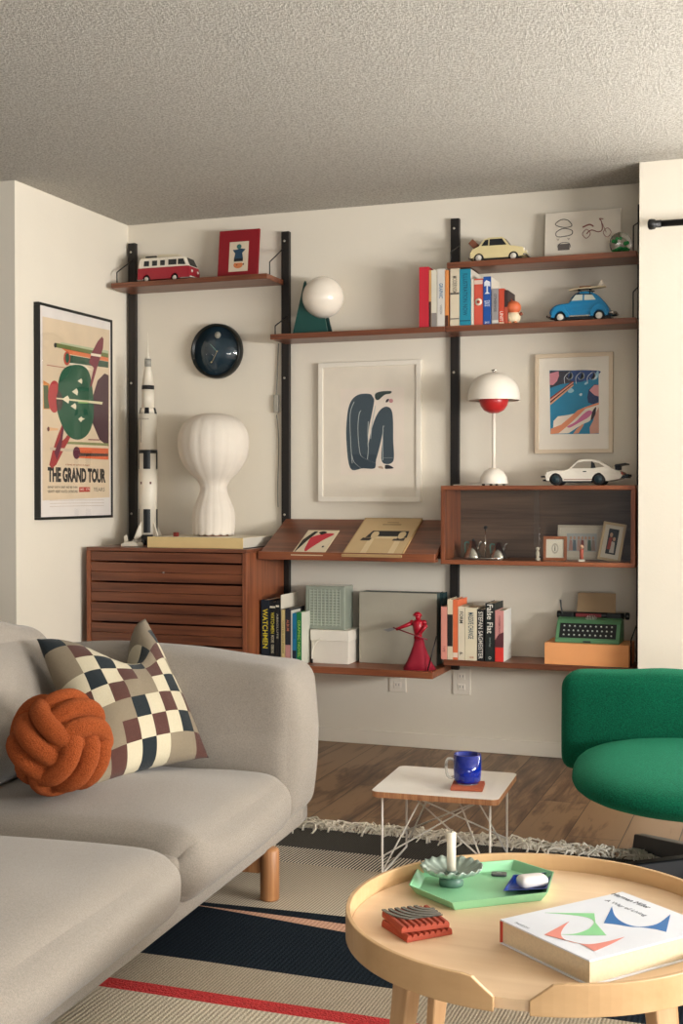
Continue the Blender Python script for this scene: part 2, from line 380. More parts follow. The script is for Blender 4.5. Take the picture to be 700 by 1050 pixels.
R = {'beige': weave('rug_beige', '#c6b9a2', '#9c8f7c'), 'cream': weave('rug_cream', '#d0c5b0', '#b0a48f'), 'navy': weave('rug_navy', '#18222b', '#0d141b'),
     'pink': weave('rug_pink', '#c9a088', '#b0856e'), 'marl': weave('rug_marl', '#b5a893', '#837868', 380), 'red': mat('rug_red', '#bb2c2c', .95, bs=1, bscale=160, var=.2, vscale=120, bd=.006),
     'char': weave('rug_charcoal', '#5d5a55', '#33312e', 420), 'rib': stripes('rug_rib', '#c3b7a0', '#93887a', 36, .05), 'hatch': stripes('rug_hatch', '#e2dac8', '#17181a', 30, .05)}
X0, X1, NX = .86, 3.9, 60
wob = lambda x, k, a=.006: a*noise.noise(Vector((x*3.1, k*7.7, .3)))
lin = lambda x, xa, ya, xb, yb: ya+(yb-ya)*max(0, min(1.2, (x-xa)/(xb-xa)))
bounds = [(lambda x: -1.462, 'char'), (lambda x: -1.565+wob(x, 1), 'char'), (lambda x: -1.69+wob(x, 2, .003), 'hatch'), (lambda x: -1.85+wob(x, 3, .003), 'rib'),
          (lambda x: lin(x, 1.5, -2.272, 1.9, -2.252)+wob(x, 4), 'navy'), (lambda x: lin(x, 1.5, -2.300, 1.9, -2.306)+wob(x, 4), 'pink'),
          (lambda x: lin(x, 1.5, -2.303, 1.95, -2.365)+wob(x, 5), 'navy'), (lambda x: -2.67+wob(x, 6), 'marl'), (lambda x: -2.832+wob(x, 7, .003), 'red'),
          (lambda x: -2.885+wob(x, 7, .003), 'cream'), (lambda x: -3.25+wob(x, 9), 'navy'), (lambda x: -3.62+wob(x, 8), 'beige'), (lambda x: -4.3, None)]
b = MB()
for k in range(len(bounds)-1):
    f0, mm = bounds[k]; f1 = bounds[k+1][0]; b.m(R[mm]); V = []; F = []
    for i in range(NX+1):
        x = X0+(X1-X0)*i/NX; V += [(x, f0(x), .012), (x, f1(x), .012)]
    for i in range(NX): F.append((2*i, 2*i+2, 2*i+3, 2*i+1))
    b.add(V, F)
b.m(R['beige'])
b.add([(X0, -1.462, .012), (X1, -1.462, .012), (X1, -1.462, .001), (X0, -1.462, .001)], [(0, 1, 2, 3)])
b.add([(X0, -4.3, .012), (X1, -4.3, .012), (X1, -4.3, .001), (X0, -4.3, .001)], [(0, 1, 2, 3)])
b.add([(X1, -1.462, .012), (X1, -4.3, .012), (X1, -4.3, .001), (X1, -1.462, .001)], [(0, 1, 2, 3)])
b.add([(X0, -1.462, .012), (X0, -4.3, .012), (X0, -4.3, .001), (X0, -1.462, .001)], [(0, 1, 2, 3)])
b.add([(X0, -1.462, .001), (X1, -1.462, .001), (X1, -4.3, .001), (X0, -4.3, .001)], [(0, 1, 2, 3)])
rug = b.build('striped_rug', label='flat woven rug with black, beige, pink and red stripes and a cream fringe', cat='rug')
fr = MB(mat('fringe_yarn', '#f4ecdc', .95, bs=.5, bscale=600))
for i in range(620):
    x = X0+(X1-X0)*(i+rnd.random())/620; y = -1.462; z = .010; a = PI/2+rnd.uniform(-.8, .8); P = [(x, y-.004, z)]
    ln = rnd.uniform(.06, .14); k = rnd.uniform(-2.4, 2.4)
    for j in range(1, 6):
        a += k/5+rnd.uniform(-.5, .5); x += ln/5*math.cos(a); y += ln/5*math.sin(a); z = max(.004, .012+.018*math.sin(PI*j/5)*rnd.uniform(.3, 1.3)); P.append((x, y, z))
    fr.tube(P, rnd.uniform(.0022, .0042), 4)
fr.build('fringe', rug, kind='stuff', label='cream curly yarn fringe')
# ---------------------------------------------------------------- light
w = bpy.data.worlds.new('world'); SC.world = w; w.use_nodes = True
w.node_tree.nodes['Background'].inputs['Color'].default_value = rgb('#f4f4f4'); w.node_tree.nodes['Background'].inputs['Strength'].default_value = .38
def area(name, loc, rot, sx, sy, e, c):
    l = bpy.data.lights.new(name, 'AREA'); l.shape = 'RECTANGLE'; l.size = sx; l.size_y = sy; l.energy = e; l.color = c
    o = bpy.data.objects.new(name, l); COL.objects.link(o); o.location = loc; o.rotation_euler = rot; return o
area('ceiling_fill', (XR+.03, -3.2, 1.25), (0, PI/2+.60, 0), .5, 2.7, 310, (1, .985, .955))  # added uplight in the side window opening, brightens the ceiling
area('ceiling_fill', ((WX0+WX1)/2, -.27, 1.3), (-PI/2-.75, 0, 0), 1.3, .5, 60, (1, .985, .955))  # added uplight by the pier window, lifts the ceiling near the back wall
area('rear_ceiling_fill', (4.3, -6.3, .8), (PI/2+.8, 0, .35), 2.2, .8, 60, (1, .985, .955))  # added upward fill behind the camera for the ceiling, no real source there
area('daylight_pier_window', ((WX0+WX1)/2, -.16, (WZ0+WZ1)/2), (-PI/2, 0, 0), WX1-WX0, WZ1-WZ0, 24, (1, .985, .955))
area('daylight_side_window', (XR+.13, (RY0+RY1)/2, 1.625), (0, PI/2, 0), 1.3, RY1-RY0, 38, (1, .985, .955))
SC.view_settings.view_transform = 'Standard'; SC.view_settings.look = 'None'; SC.view_settings.gamma = 1
SC.view_settings.use_curve_mapping = False; SC.view_settings.exposure = .06
# ---------------------------------------------------------------- wall rails
ROW = 'upright rails of the wall shelving'
RX = [0.004, .806, 1.612, 2.418]
rail_lab = ['black upright rail in the left corner behind the rocket model', 'black upright rail right of the red framed picture', 'dark upright rail behind the row of books on the long shelf', 'dark upright rail hidden at the right wall edge']
for i, x in enumerate(RX):
    w = .0195 if i else .0195
    t = thing('shelf_rail', rail_lab[i], 'rail', (x, 0, .36), 0, ROW)
    MB(M['rail']).box(x-w, x+w, -.025, -.0005, .36, 2.348).build('rail_body', t, bevel=.002)
    for z in (2.3045, 1.6726, 1.0407, .41):
        MB(M['steel']).lathe([(.0, -.002), (.0062, -.002), (.0055, .0012), (.003, .0022), (0, .0024)][::-1], (x-.004, -.0255, z), 14, axis=Vector((0, -1, 0))).build('screw', t)
def bracket(p, x, z, y, side, h=.055, rise=.105):
    """bent wire bracket at one end of a shelf"""
    xx = x
    return MB(M['black']).tube([(xx, y, z+.001), (xx, y, z+h-.004), (xx, y+.004, z+h), (xx, -.034, z+rise-.003), (xx, -.027, z+rise)], .0028, 8).build('bracket', p)
def shelf(name, label, x0, x1, yf, z, th=.024, chamf=False, wood='walnut', yb=-.028, group=None, br=(1, 1), rise=.105, h=.055, by=None):
    t = thing(name, label, 'shelf', ((x0+x1)/2, yb, z-th), 0, group)
    b = MB(M[wood]).box(x0, x1, yf, yb, z-th, z); b.build('board', t, bevel=.0025)
    by = by if by else yf+.045
    if br[0]: bracket(t, x0+.006, z, by, -1, h, rise)
    if br[1]: bracket(t, x1-(.018 if x1 > 2.4 else .006), z, by, 1, .11 if x1 > 2.4 else h, .15 if x1 > 2.4 else rise)
    return t
ZA, ZC, ZB = 2.124, 2.120, 1.851
G = 'walnut wall shelves on the rails'
shelf('wall_shelf', 'short walnut shelf at top left carrying the red and white van', .006, .800, -.222, ZA, group=G, rise=.14, h=.06)
shelf('wall_shelf', 'walnut shelf carrying the globe lamp and the red book', .812, 1.6205, -.216, ZB, group=G, br=(1, 0), rise=.105, h=.045)
shelf('wall_shelf', 'topmost right walnut shelf carrying the cream car', 1.627, 2.417, -.215, ZC, group=G, br=(1, 1))
shelf('wall_shelf', 'long walnut shelf carrying the bright blue car and the orange headed figurine', 1.6225, 2.417, -.215, ZB, group=G, br=(0, 1))
ZM = hy(400, 687, -.33).z; ZL = hy(560, 681.3, -.245).z
# low shelves hang lower
shelf('wall_shelf', 'low walnut shelf carrying the grey box and the red figurine', .812, 1.600, -.33, ZM, .03, group=G, br=(0, 0), wood='teak')
shelf('wall_shelf', 'lowest right walnut shelf carrying the orange box', 1.622, 2.417, -.245, ZL, .024, group=G, br=(0, 1), rise=.15, h=.12)
# ---------------------------------------------------------------- tilted display shelf
TS0, TS1 = Vector((0, -.335, .878)), Vector((0, -.032, 1.022))       # top surface line front / back
td = (TS1-TS0).normalized(); tn = Vector((0, -td.z, td.y))
t = thing('display_shelf', 'tilted walnut display shelf with a front lip holding two booklets', 'shelf', (1.21, -.03, .86))
b = MB(M['walnut']); P = [TS0, TS1, TS1-tn*.018, TS0-tn*.018]; b.pyz([(p.y, p.z) for p in P], .812, 1.612); b.build('tilted_board', t, bevel=.002)
MB(M['teak']).box(.812, 1.614, -.352, -.336, .851, .886).box(.812, 1.614, -.336, -.30, .851, .860).build('front_lip', t, bevel=.002)
for x in (.814, 1.604): MB(M['walnut_z']).pyz([(-.334, .862), (-.032, .862), (-.032, .985), (-.30, .862)], x, x+.006).build('side_bracket', t)
# ---------------------------------------------------------------- chest of drawers
CX0, CX1, CYF, CZ1, CZ0 = .008, .801, -.45, .897, .30
t = thing('chest_of_drawers', 'walnut chest with grooved drawer fronts hung at the left of the shelves', 'chest of drawers', (.4, -.24, CZ0))
b = MB(M['walnut']); b.box(CX0, CX1, CYF, -.0256, CZ1-.016, CZ1); b.box(CX0, CX1, CYF, -.0256, CZ0, CZ0+.018); b.box(CX0+.018, CX1-.018, -.045, -.03, CZ0+.018, CZ1-.016)
b.build('carcass', t, bevel=.002)
MB(M['teak_z']).box(CX0, CX0+.02, CYF-.001, -.028, CZ0+.018, CZ1-.016).build('side_panel', t, bevel=.002)
MB(M['teak_z']).box(CX1-.02, CX1, CYF-.001, -.028, CZ0+.018, CZ1-.016).build('side_panel', t, bevel=.002)
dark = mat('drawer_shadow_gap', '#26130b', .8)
zz = CZ1-.016-.004; hs = [.048, .091, .091, .091, .091, .091]
for i, h in enumerate(hs):
    z1 = zz; z0 = zz-h+.008; fb = MB(M['walnut'])
    if i == 0: fb.prism([(CX0+.022, CYF+.001, z1), (CX0+.022, CYF+.004, z0), (CX0+.022, CYF+.02, z0), (CX0+.022, CYF+.02, z1)], (CX1-CX0-.044, 0, 0))
    else:
        zm = (z0+z1)/2
        for a, c in ((z1, zm+.0008), (zm-.0008, z0)):
            fb.prism([(CX0+.022, CYF+.001, a), (CX0+.022, CYF+.006, c), (CX0+.022, CYF+.02, c), (CX0+.022, CYF+.02, a)], (CX1-CX0-.044, 0, 0))
    d = fb.build('drawer', t, bevel=.0012)
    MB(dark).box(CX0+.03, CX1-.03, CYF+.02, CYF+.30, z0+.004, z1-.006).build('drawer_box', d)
    zz -= h
MB(M['steel']).cyl((.40, CYF-.002, .897-.016-.004-.048-.04), (.40, CYF+.002, .897-.016-.004-.048-.04), .004).build('lock', t)
# ---------------------------------------------------------------- glass-fronted cabinet
GX0, GX1, GYF, GZ0, GZ1 = 1.625, 2.426, -.30, .843, 1.172
t = thing('glass_cabinet', 'walnut wall cabinet with two sliding glass doors above the low right shelf', 'cabinet', (2.03, -.16, GZ0))
k = .018
b = MB(M['teak']); b.box(GX0, GX1, GYF, -.027, GZ1-k, GZ1); b.box(GX0, GX1, GYF, -.027, GZ0, GZ0+k); b.build('top_and_bottom', t, bevel=.002)
MB(M['teak_z']).box(GX0, GX0+k, GYF, -.028, GZ0+k, GZ1-k).build('side_panel', t, bevel=.001)
MB(M['teak_z']).box(GX1-k, GX1, GYF, -.028, GZ0+k, GZ1-k).build('side_panel', t, bevel=.001)
MB(woodmat('cabinet_back', '#4e392d', '#66503f', '#785f4d', 0, 1., .5)).box(GX0+k, GX1-k, -.036, -.028, GZ0+k, GZ1-k).build('back_panel', t)
sg = glassmat('cabinet_glass', (.95, .95, .935, 1), 0.01, 1.0)
xm = hy(550, 540, -.285).x
MB(sg).box(GX0+k+.001, xm+.012, -.292, -.288, GZ0+k+.001, GZ1-k-.001).build('glass_door', t)
MB(sg).box(xm-.012, GX1-k-.001, -.280, -.276, GZ0+k+.001, GZ1-k-.001).build('glass_door', t)
GZ = GZ0+k
# ---------------------------------------------------------------- small colour library
def K(c, r=.7, **k):
    n = 'paint_%s_%s' % (c.lstrip('#'), int(r*100))
    if n in bpy.data.materials: return bpy.data.materials[n]
    return mat(n, c, r, **k)
def framed(name, label, cat, x0, x1, z0, z1, yb, yf, bw, fm, art=None, glass=True, group=None, mount=None, pm='#e6dccb'):
    """picture hanging flat on the back wall: frame, mount board, glass"""
    t = thing(name, label, cat, ((x0+x1)/2, yb, z0), 0, group)
    b = MB(fm); b.box(x0, x1, yf, yb, z1-bw, z1); b.box(x0, x1, yf, yb, z0, z0+bw); b.box(x0, x0+bw, yf, yb, z0+bw, z1-bw); b.box(x1-bw, x1, yf, yb, z0+bw, z1-bw)
    b.build('frame', t, bevel=.0015)
    p = MB(K(pm, .85)).box(x0+bw, x1-bw, yf+.008, yf+.010, z0+bw, z1-bw)
    if art: art(p, yf+.008)
    p.build('print', t)
    if glass: MB(M['glass']).box(x0+bw, x1-bw, yf+.003, yf+.0045, z0+bw, z1-bw).build('glass_pane', t)
    return t
NY = (0, -1, 0)
# ---- large suit print
def art_suit(b, Y):
    P0 = (0, Y, 0); A = lambda pts, c, l, cur=True: b.m(K(c, .85)).art([tuple(v) for v in (crv(pts, 5) if cur else [Vector(p) for p in pts])], P0, NY, .0003, l)
    A([(349, 399), (414, 397), (414, 486), (349, 487)], '#e9dccd', .0001, False)
    nav, nav2, ln = '#3c4a52', '#2c3c47', '#b4b9b5'
    A([(359, 480), (355, 450), (356, 425), (360, 411), (368, 404.5), (379, 404), (382, 407), (383.5, 411), (381, 425), (378, 440), (377, 458), (382, 462), (384.5, 470), (384, 480), (372, 480.2)], nav, .0004)
    A([(377.5, 457), (381, 440), (385, 428), (390, 420), (396, 417), (401, 420), (402.8, 430), (403, 450), (403, 473), (391.5, 473.5), (392, 452), (393, 440), (390.5, 452), (387, 466), (384, 473), (378, 470)], nav, .0006)
    A([(359.5, 466), (384, 466), (386, 467), (384.3, 480), (359.5, 480)], nav2, .0009, False)
    A([(384.2, 405), (386.5, 402.5), (392, 401.2), (400.7, 401), (400.3, 403.5), (395, 404.5), (391.5, 407), (388, 410), (385, 409.3)], '#2f3d38', .0008)
    A([(395.3, 412.4), (396.3, 409.6), (398.5, 409), (398.5, 410.4), (397, 412.4)], '#3d2d2d', .0008); b.m(K('#c98d8d')).art(ell(400.8, 411, 2.1, 2.1), P0, NY, .0003, .0009)
    for pts in ([(361, 475), (359.5, 455), (358.8, 425), (363, 412)], [(384.5, 475), (372, 469), (368.5, 462), (366.8, 440), (368, 425), (370, 421)], [(376.5, 471), (377.5, 460), (377, 445), (377.5, 432)],
                [(379.8, 450), (381.5, 434), (384.8, 416)], [(392.3, 472), (392.5, 440), (394, 437)], [(370, 480), (363, 474), (360.5, 466)], [(392, 469.5), (403, 469.3)]):
        c = [tuple(v) for v in crv(pts, 4, False)]; w = .33
        b.m(K(ln)).art([(x-w, y-.1) for x, y in c]+[(x+w, y+.1) for x, y in c[::-1]], P0, NY, .0003, .0012)
    A([(394.5, 478.2), (395, 476.8), (399, 477), (403.5, 480), (398, 480.8), (394.8, 480.6)], '#26242a', .0008); A([(387.5, 478.5), (391, 478), (393, 480.6), (388.5, 480)], '#b99c84', .0008)
framed('large_picture', 'large white framed print of a seated figure in a dark blue suit', 'picture', .969, 1.457, 1.101, 1.735, -.0008, -.026, .022, K('#e9e2d4', .5), art_suit, group=None)
# ---- blue abstract print
def art_blue(b, Y):
    P0 = (0, Y, 0); A = lambda pts, c, l, cur=False: b.m(K(c, .8)).art([tuple(v) for v in (crv(pts, 5) if cur else [Vector(p) for p in pts])], P0, NY, .0003, l)
    q = lambda x, y: (545+x/6.364, 350+y/6.364)
    Q = lambda L: [q(*p) for p in L]
    A(Q([(116, 190), (436, 190), (438, 603), (122, 606)]), '#2585ab', .0001)
    A(Q([(118, 192), (415, 192), (370, 245), (270, 268), (190, 280), (120, 305)]), '#3c3b45', .0004)
    A(Q([(268, 192), (436, 192), (436, 215), (400, 240), (320, 265), (270, 262), (240, 240)]), '#2c4a82', .0006, True)
    A(Q([(116, 210), (175, 195), (178, 225), (165, 260), (140, 285), (118, 285)]), '#d28a96', .0006)
    for i, c in enumerate(['#8c3229', '#e0a890', '#5a2522', '#d8a07e']): A(Q([(120, 368+i*12), (268, 258+i*8), (274, 264+i*8), (122, 380+i*12)]), c, .0007+.0001*i)
    for x, s in ((215, 1), (290, 1.1), (365, 1)):
        c = [tuple(v) for v in crv(Q([(x, 275), (x-2, 235), (x+25, 205), (x+45, 205), (x+50, 235), (x+25, 250), (x+12, 235)]), 4, False)]
        b.m(K('#cfd6dd')).art([(a-.3, d) for a, d in c]+[(a+.35, d+.2) for a, d in c[::-1]], P0, NY, .0003, .0012)
    A(Q([(400, 245), (425, 195), (436, 195), (434, 230), (415, 250)]), '#9ec6d6', .0009, True)
    A(Q([(235, 325), (255, 305), (275, 320), (262, 335), (243, 335)]), '#a3d0de', .0008, True); A(Q([(310, 345), (325, 338), (328, 350), (318, 357)]), '#cfe2e6', .0008, True); A(Q([(343, 275), (360, 264), (366, 272), (350, 284)]), '#a3d0de', .0008, True)
    A(Q([(362, 365), (372, 315), (410, 280), (437, 285), (437, 395), (400, 410), (368, 400)]), '#293862', .0008); A(Q([(375, 320), (408, 285), (437, 285), (437, 360), (410, 352)]), '#d99a9c', .001)
    A(Q([(140, 560), (142, 520), (170, 490), (240, 480), (300, 465), (345, 430), (438, 402), (438, 470), (370, 525), (300, 560), (240, 600), (150, 603)]), '#efe2d2', .0011)
    A(Q([(125, 570), (190, 545), (250, 495), (300, 450), (360, 425), (438, 398), (438, 412), (350, 440), (290, 500), (230, 555), (175, 600), (122, 606)]), '#e2926a', .0013)
    A(Q([(232, 555), (285, 525), (330, 480), (370, 452), (395, 462), (370, 495), (310, 530), (250, 562)]), '#d1739a', .0013, True)
    A(Q([(385, 515), (395, 460), (415, 430), (420, 440), (412, 485)]), '#3a2a30', .0015, True); A(Q([(380, 603), (378, 560), (400, 520), (415, 470), (438, 430), (438, 600)]), '#cf9c88', .0014)
    A(Q([(270, 603), (300, 565), (345, 535), (385, 520), (375, 560), (380, 603)]), '#2585ab', .0013)
    A(Q([(270, 603), (290, 575), (330, 540), (340, 545), (305, 600)]), '#df9b7a', .0015)
framed('abstract_picture', 'light wood framed print with a blue, pink and orange abstract', 'picture', 1.968, 2.299, 1.311, 1.737, -.0008, -.027, .017, K('#dccab0', .5), art_blue, pm='#eee6d8')
# ---- poster on the left wall
PX = XL+.022
t = thing('space_poster', 'tall black framed space travel poster lettered THE GRAND TOUR on the left wall', 'poster', (XL, -.5, 1.0255))
y0, y1, z0, z1 = -.806, -.194, 1.0255, 1.955; bw = .012
b = MB(K('#171a1a', .35)); xa, xb = XL+.0008, XL+.0265
b.box(xa, xb, y0, y1, z1-bw, z1); b.box(xa, xb, y0, y1, z0, z0+bw); b.box(xa, xb, y0, y0+bw, z0+bw, z1-bw); b.box(xa, xb, y1-bw, y1, z0+bw, z1-bw); b.build('frame', t, bevel=.001)
b = MB(K('#e3dcd6', .8)); b.box(xa, PX, y0+bw, y1-bw, z0+bw, z1-bw)
q = lambda x, y: (30+x/7.778, 300+y/7.778); Q = lambda Lq: [q(*p) for p in Lq]
q2 = lambda x, y: (30+x/7.778, 420+y/7.778); Q2 = lambda Lq: [q2(*p) for p in Lq]
P0 = (PX, 0, 0); NX_ = (1, 0, 0)
def A(pts, c, l, cur=False): b.m(K(c, .8)).art([tuple(v) for v in (crv(pts, 5) if cur else [Vector(p) for p in pts])], P0, NX_, .0003, l)
A(Q([(105, 190), (640, 300)])+Q2([(640, 700), (105, 725)]), '#dbc6a8', .0001)
A(Q([(205, 400), (630, 485), (630, 520), (205, 435)]), '#6f7a45', .0004); A(Q([(250, 396), (630, 465), (630, 487), (250, 410)]), '#b5bd9a', .0005); A(Q([(250, 440), (630, 520), (630, 550), (320, 490)]), '#dd7b4d', .0004); b.m(K('#2b2a25')).art(ell(*q(208, 420), 1.5, 2.5), P0, NX_, .0003, .0008)
A(Q([(320, 498), (630, 552), (630, 600), (320, 560)]), '#3d5a46', .0006); A(Q([(320, 560), (440, 575), (500, 620), (340, 590)]), '#e8dcc4', .0007)
b.m(K('#b8503e')).art(ell(*q(300, 525), 3.4, 7.2), P0, NX_, .0003, .0009); b.m(K('#275a45')).art(ell(*q(303, 522), 2, 5), P0, NX_, .0003, .0012)
b.m(K('#b13d3f')).art(ell(*q(200, 830), 6.5, 16.5), P0, NX_, .0003, .0008); A(Q([(112, 700), (160, 730), (180, 930), (112, 930)]), '#d58a4b', .0004); A(Q([(112, 740), (150, 740), (160, 925), (118, 925)]), '#54603f', .0006)
A([q(600, 645), q(632, 660), q2(632, 295), q2(560, 240), q2(505, 110), q(500, 850), q(545, 700)], '#4d2f38', .0007, False)
b.m(K('#20573f')).art([tuple(v) for v in crv([q(285, 600), q(390, 575), q(470, 625), q(505, 780), q2(512, 60), q2(470, 190), q2(390, 240), q2(300, 195), q2(225, 20), q(228, 790), q(240, 680)], 5)], P0, NX_, .0003, .0013)
b.m(K('#4a3a35')).art([tuple(v) for v in crv([q(232, 780), q(262, 830), q(265, 900), q2(240, 10), q2(226, 0), q(215, 860)], 5)], P0, NX_, .0003, .0016)
A(Q([(498, 480), (545, 390), (580, 352), (592, 370), (588, 440), (565, 520), (540, 600), (500, 740), (480, 760), (515, 600), (475, 560)]), '#7c3440', .0018)
A(Q([(492, 482), (572, 495), (570, 515), (490, 502)]), '#e9ddc6', .0021)
A([q2(160, 440), q2(185, 330), q2(230, 200), q2(262, 120), q2(275, 160), q2(250, 260), q2(285, 230), q2(340, 150), q2(355, 170), q2(270, 330), q2(215, 440), q2(180, 470)], '#a33a3a', .0011); A(Q2([(200, 340), (245, 230), (265, 130), (275, 160), (255, 300), (220, 400)]), '#6a2d40', .0014)
A(Q2([(220, 250), (630, 270), (630, 290), (220, 270)]), '#8b8f5e', .0009); A(Q2([(165, 300), (400, 318), (400, 342), (165, 322)]), '#c9b9a2', .0013); A(Q2([(375, 300), (630, 310), (630, 400), (375, 385)]), '#d9683f', .0012); A(Q2([(400, 345), (630, 352), (630, 372), (400, 372)]), '#5b4a42', .0015)
b.m(K('#5e2838')).art(ell(*q2(377, 345), 3.6, 6.4), P0, NX_, .0003, .0018); A(Q2([(470, 235), (560, 238), (560, 246), (470, 243)]), '#7c3440', .0017)
for (x, y, s) in ((410, 705, 1), (372, 790, 1.3), (300, 850, 1.5), (360, 905, 1.2)):   # pale arrow-shaped craft
    A([q(x-25*s, y), q(x+4*s, y-20*s), q(x+12*s, y-5*s), q(x+12*s, y+6*s), q(x+8*s, y+24*s)], '#e8ddc0', .002)
A([q2(415-25, 75), q2(415, 55), q2(425, 68), q2(445, 72), q2(422, 84), q2(412, 100)], '#e8ddc0', .002)
A(Q([(215, 838), (585, 872), (580, 893), (215, 848)]), '#d9cfa9', .0019); A(Q([(390, 870), (470, 876), (470, 886), (390, 882)]), '#7fae62', .0022); A(Q([(140, 575), (290, 598), (290, 603), (140, 581)]), '#a5514a', .0012)
b.m(K('#6b3a36')).art(ell(*q2(152, 155), 1.2, 2.4), P0, NX_, .0003, .0008); A(Q2([(152, 140), (230, 150), (230, 165), (152, 170)]), '#e0b487', .0004)
A(Q2([(398, 618), (484, 618), (484, 655), (398, 658)]), '#b7392f', .0006)
pr = b.build('print', t)
def ptext(s, a, c, hpx, mt, bold=.0):
    p = hx(*q2(*a), PX); r = hx(*q2(*c), PX); cc = (p+r)/2; cc.x = PX+.0008
    text(pr, s, abs(r.y-p.y), hpx, cc, (0, 1, 0), (0, 0, 1), mt, bold=bold)
ptext('THE GRAND TOUR', (146, 524), (607, 522), .066, K('#211f22'), .05)
gm = K('#6b6156')
ptext('CRUISE BY EVERY PLANET', (290, 445), (480, 440), .007, K('#b9775d')); ptext('DEPART EARTH ORBIT AND SEE THEM', (146, 620), (382, 618), .010, gm); ptext('GRAVITY ASSIST ROUTES OUTBOUND', (146, 655), (385, 650), .012, gm)
ptext('ONCE', (405, 636), (435, 635), .009, K('#e9ddd0')); ptext('175', (452, 635), (480, 635), .009, K('#e9ddd0')); ptext('YEARS', (510, 638), (600, 634), .018, gm)
for zz_ in (1.108, 1.095, 1.082): MB(K('#b9a58f')).box(PX+.0002, PX+.0006, -.72, -.27, zz_, zz_+.0016).build('fine_print', pr)
MB(M['glass']).box(XL+.0238, XL+.0248, y0+bw, y1-bw, z0+bw, z1-bw).build('glass_pane', t)
# ---- clock
cc = hy(222.5, 360, -.02); R0 = .127
t = thing('wall_clock', 'round black wall clock with a dark blue dial', 'clock', (cc.x, 0, cc.z))
ax = Vector((0, -1, 0)); c0 = (cc.x, -.0008, cc.z)
MB(K('#131614', .35)).lathe([(0, 0), (R0, 0), (R0+.003, .006), (R0, .040), (R0-.004, .043), (R0-.010, .040), (R0-.012, .026), (0, .026)], c0, 48, axis=ax).build('case', t)
d = MB(K('#27404f', .3, var=.1)).lathe([(0, .0262), (R0-.013, .0262), (R0-.013, .0275), (0, .0275)], c0, 48, axis=ax).build('dial', t)
f = lambda px, py, Y=-.030: hy(px, py, Y)
MB(K('#b9bbb0', .4)).lathe([(0, .0275), (.016, .0275), (.016, .029), (0, .029)], (f(223, 343.5).x, -.0008, f(223, 343.5).z), 20, axis=ax).build('marker_disc', d)
for a, b_, w, c in (((222.4, 360.5), (215.5, 353), .0042, '#5f8c88'), ((222.4, 360.5), (217, 371.5), .0022, '#b5a37a')):
    MB(K(c, .4)).tube([f(*a, -.0325), f(*b_, -.0325)], w*.5, 6).build('hand', d)
MB(K('#c9b98d', .3, metal=.6)).sph(f(222.4, 360.3, -.032), .004).build('hub', d); MB(K('#c9b98d', .3, metal=.6)).sph(f(216.5, 371.5, -.032), .0045).build('hand_tip', d)
MB(M['glass']).lathe([(0, .0375), (R0-.0105, .0375), (R0-.0105, .0387), (0, .0387)], c0, 40, axis=ax).build('clock_glass', t)
# ---------------------------------------------------------------- books
def spinetext(cov, s, x, z, w, h, yf, c, up=False, bold=.01):
    text(cov, s, h, w, (x, yf-.0003, z), (0, 0, 1) if up else (0, 0, -1), (-1, 0, 0) if up else (1, 0, 0), K(c), bold=bold)
def book(x0, x1, z0, h, yf, dep, cc, label, group, txt=(), bands=(), pages=None, back=None):
    """upright book, spine to the room"""
    t = thing('book', label, 'book', ((x0+x1)/2, yf+dep/2, z0), 0, group)
    k = .0016 if x1-x0 > .012 else .0009
    b = MB(K(cc, .55)); b.box(x0, x1, yf, yf+k*1.3, z0, z0+h); b.box(x0, x0+k, yf+k, yf+dep, z0, z0+h)
    if back: b.m(K(back, .55))
    b.box(x1-k, x1, yf+k, yf+dep, z0, z0+h); 
    for (a, c_, col) in bands: b.m(K(col, .55)).box(x0+.0002, x1-.0002, yf-.0002, yf+.0005, z0+h*a, z0+h*c_)
    cov = b.build('cover', t, bevel=.0004)
    MB(pages or M['pages']).box(x0+k, x1-k, yf+k*1.6, yf+dep-.004, z0+.003, z0+h-.003).build('pages', t)
    for (s, fz, fh, fw, c_) in txt: spinetext(cov, s, (x0+x1)/2, z0+h*fz, (x1-x0)*fw, h*fh, yf, c_)
    return t
GB = 'books on the long upper shelf'; Y = -.195
def bx(px, Y=Y): return hy(px, 300, Y).x
def bh(px, py, Y, z): return hy(px, py, Y).z-z
Zs = ZB+.0003
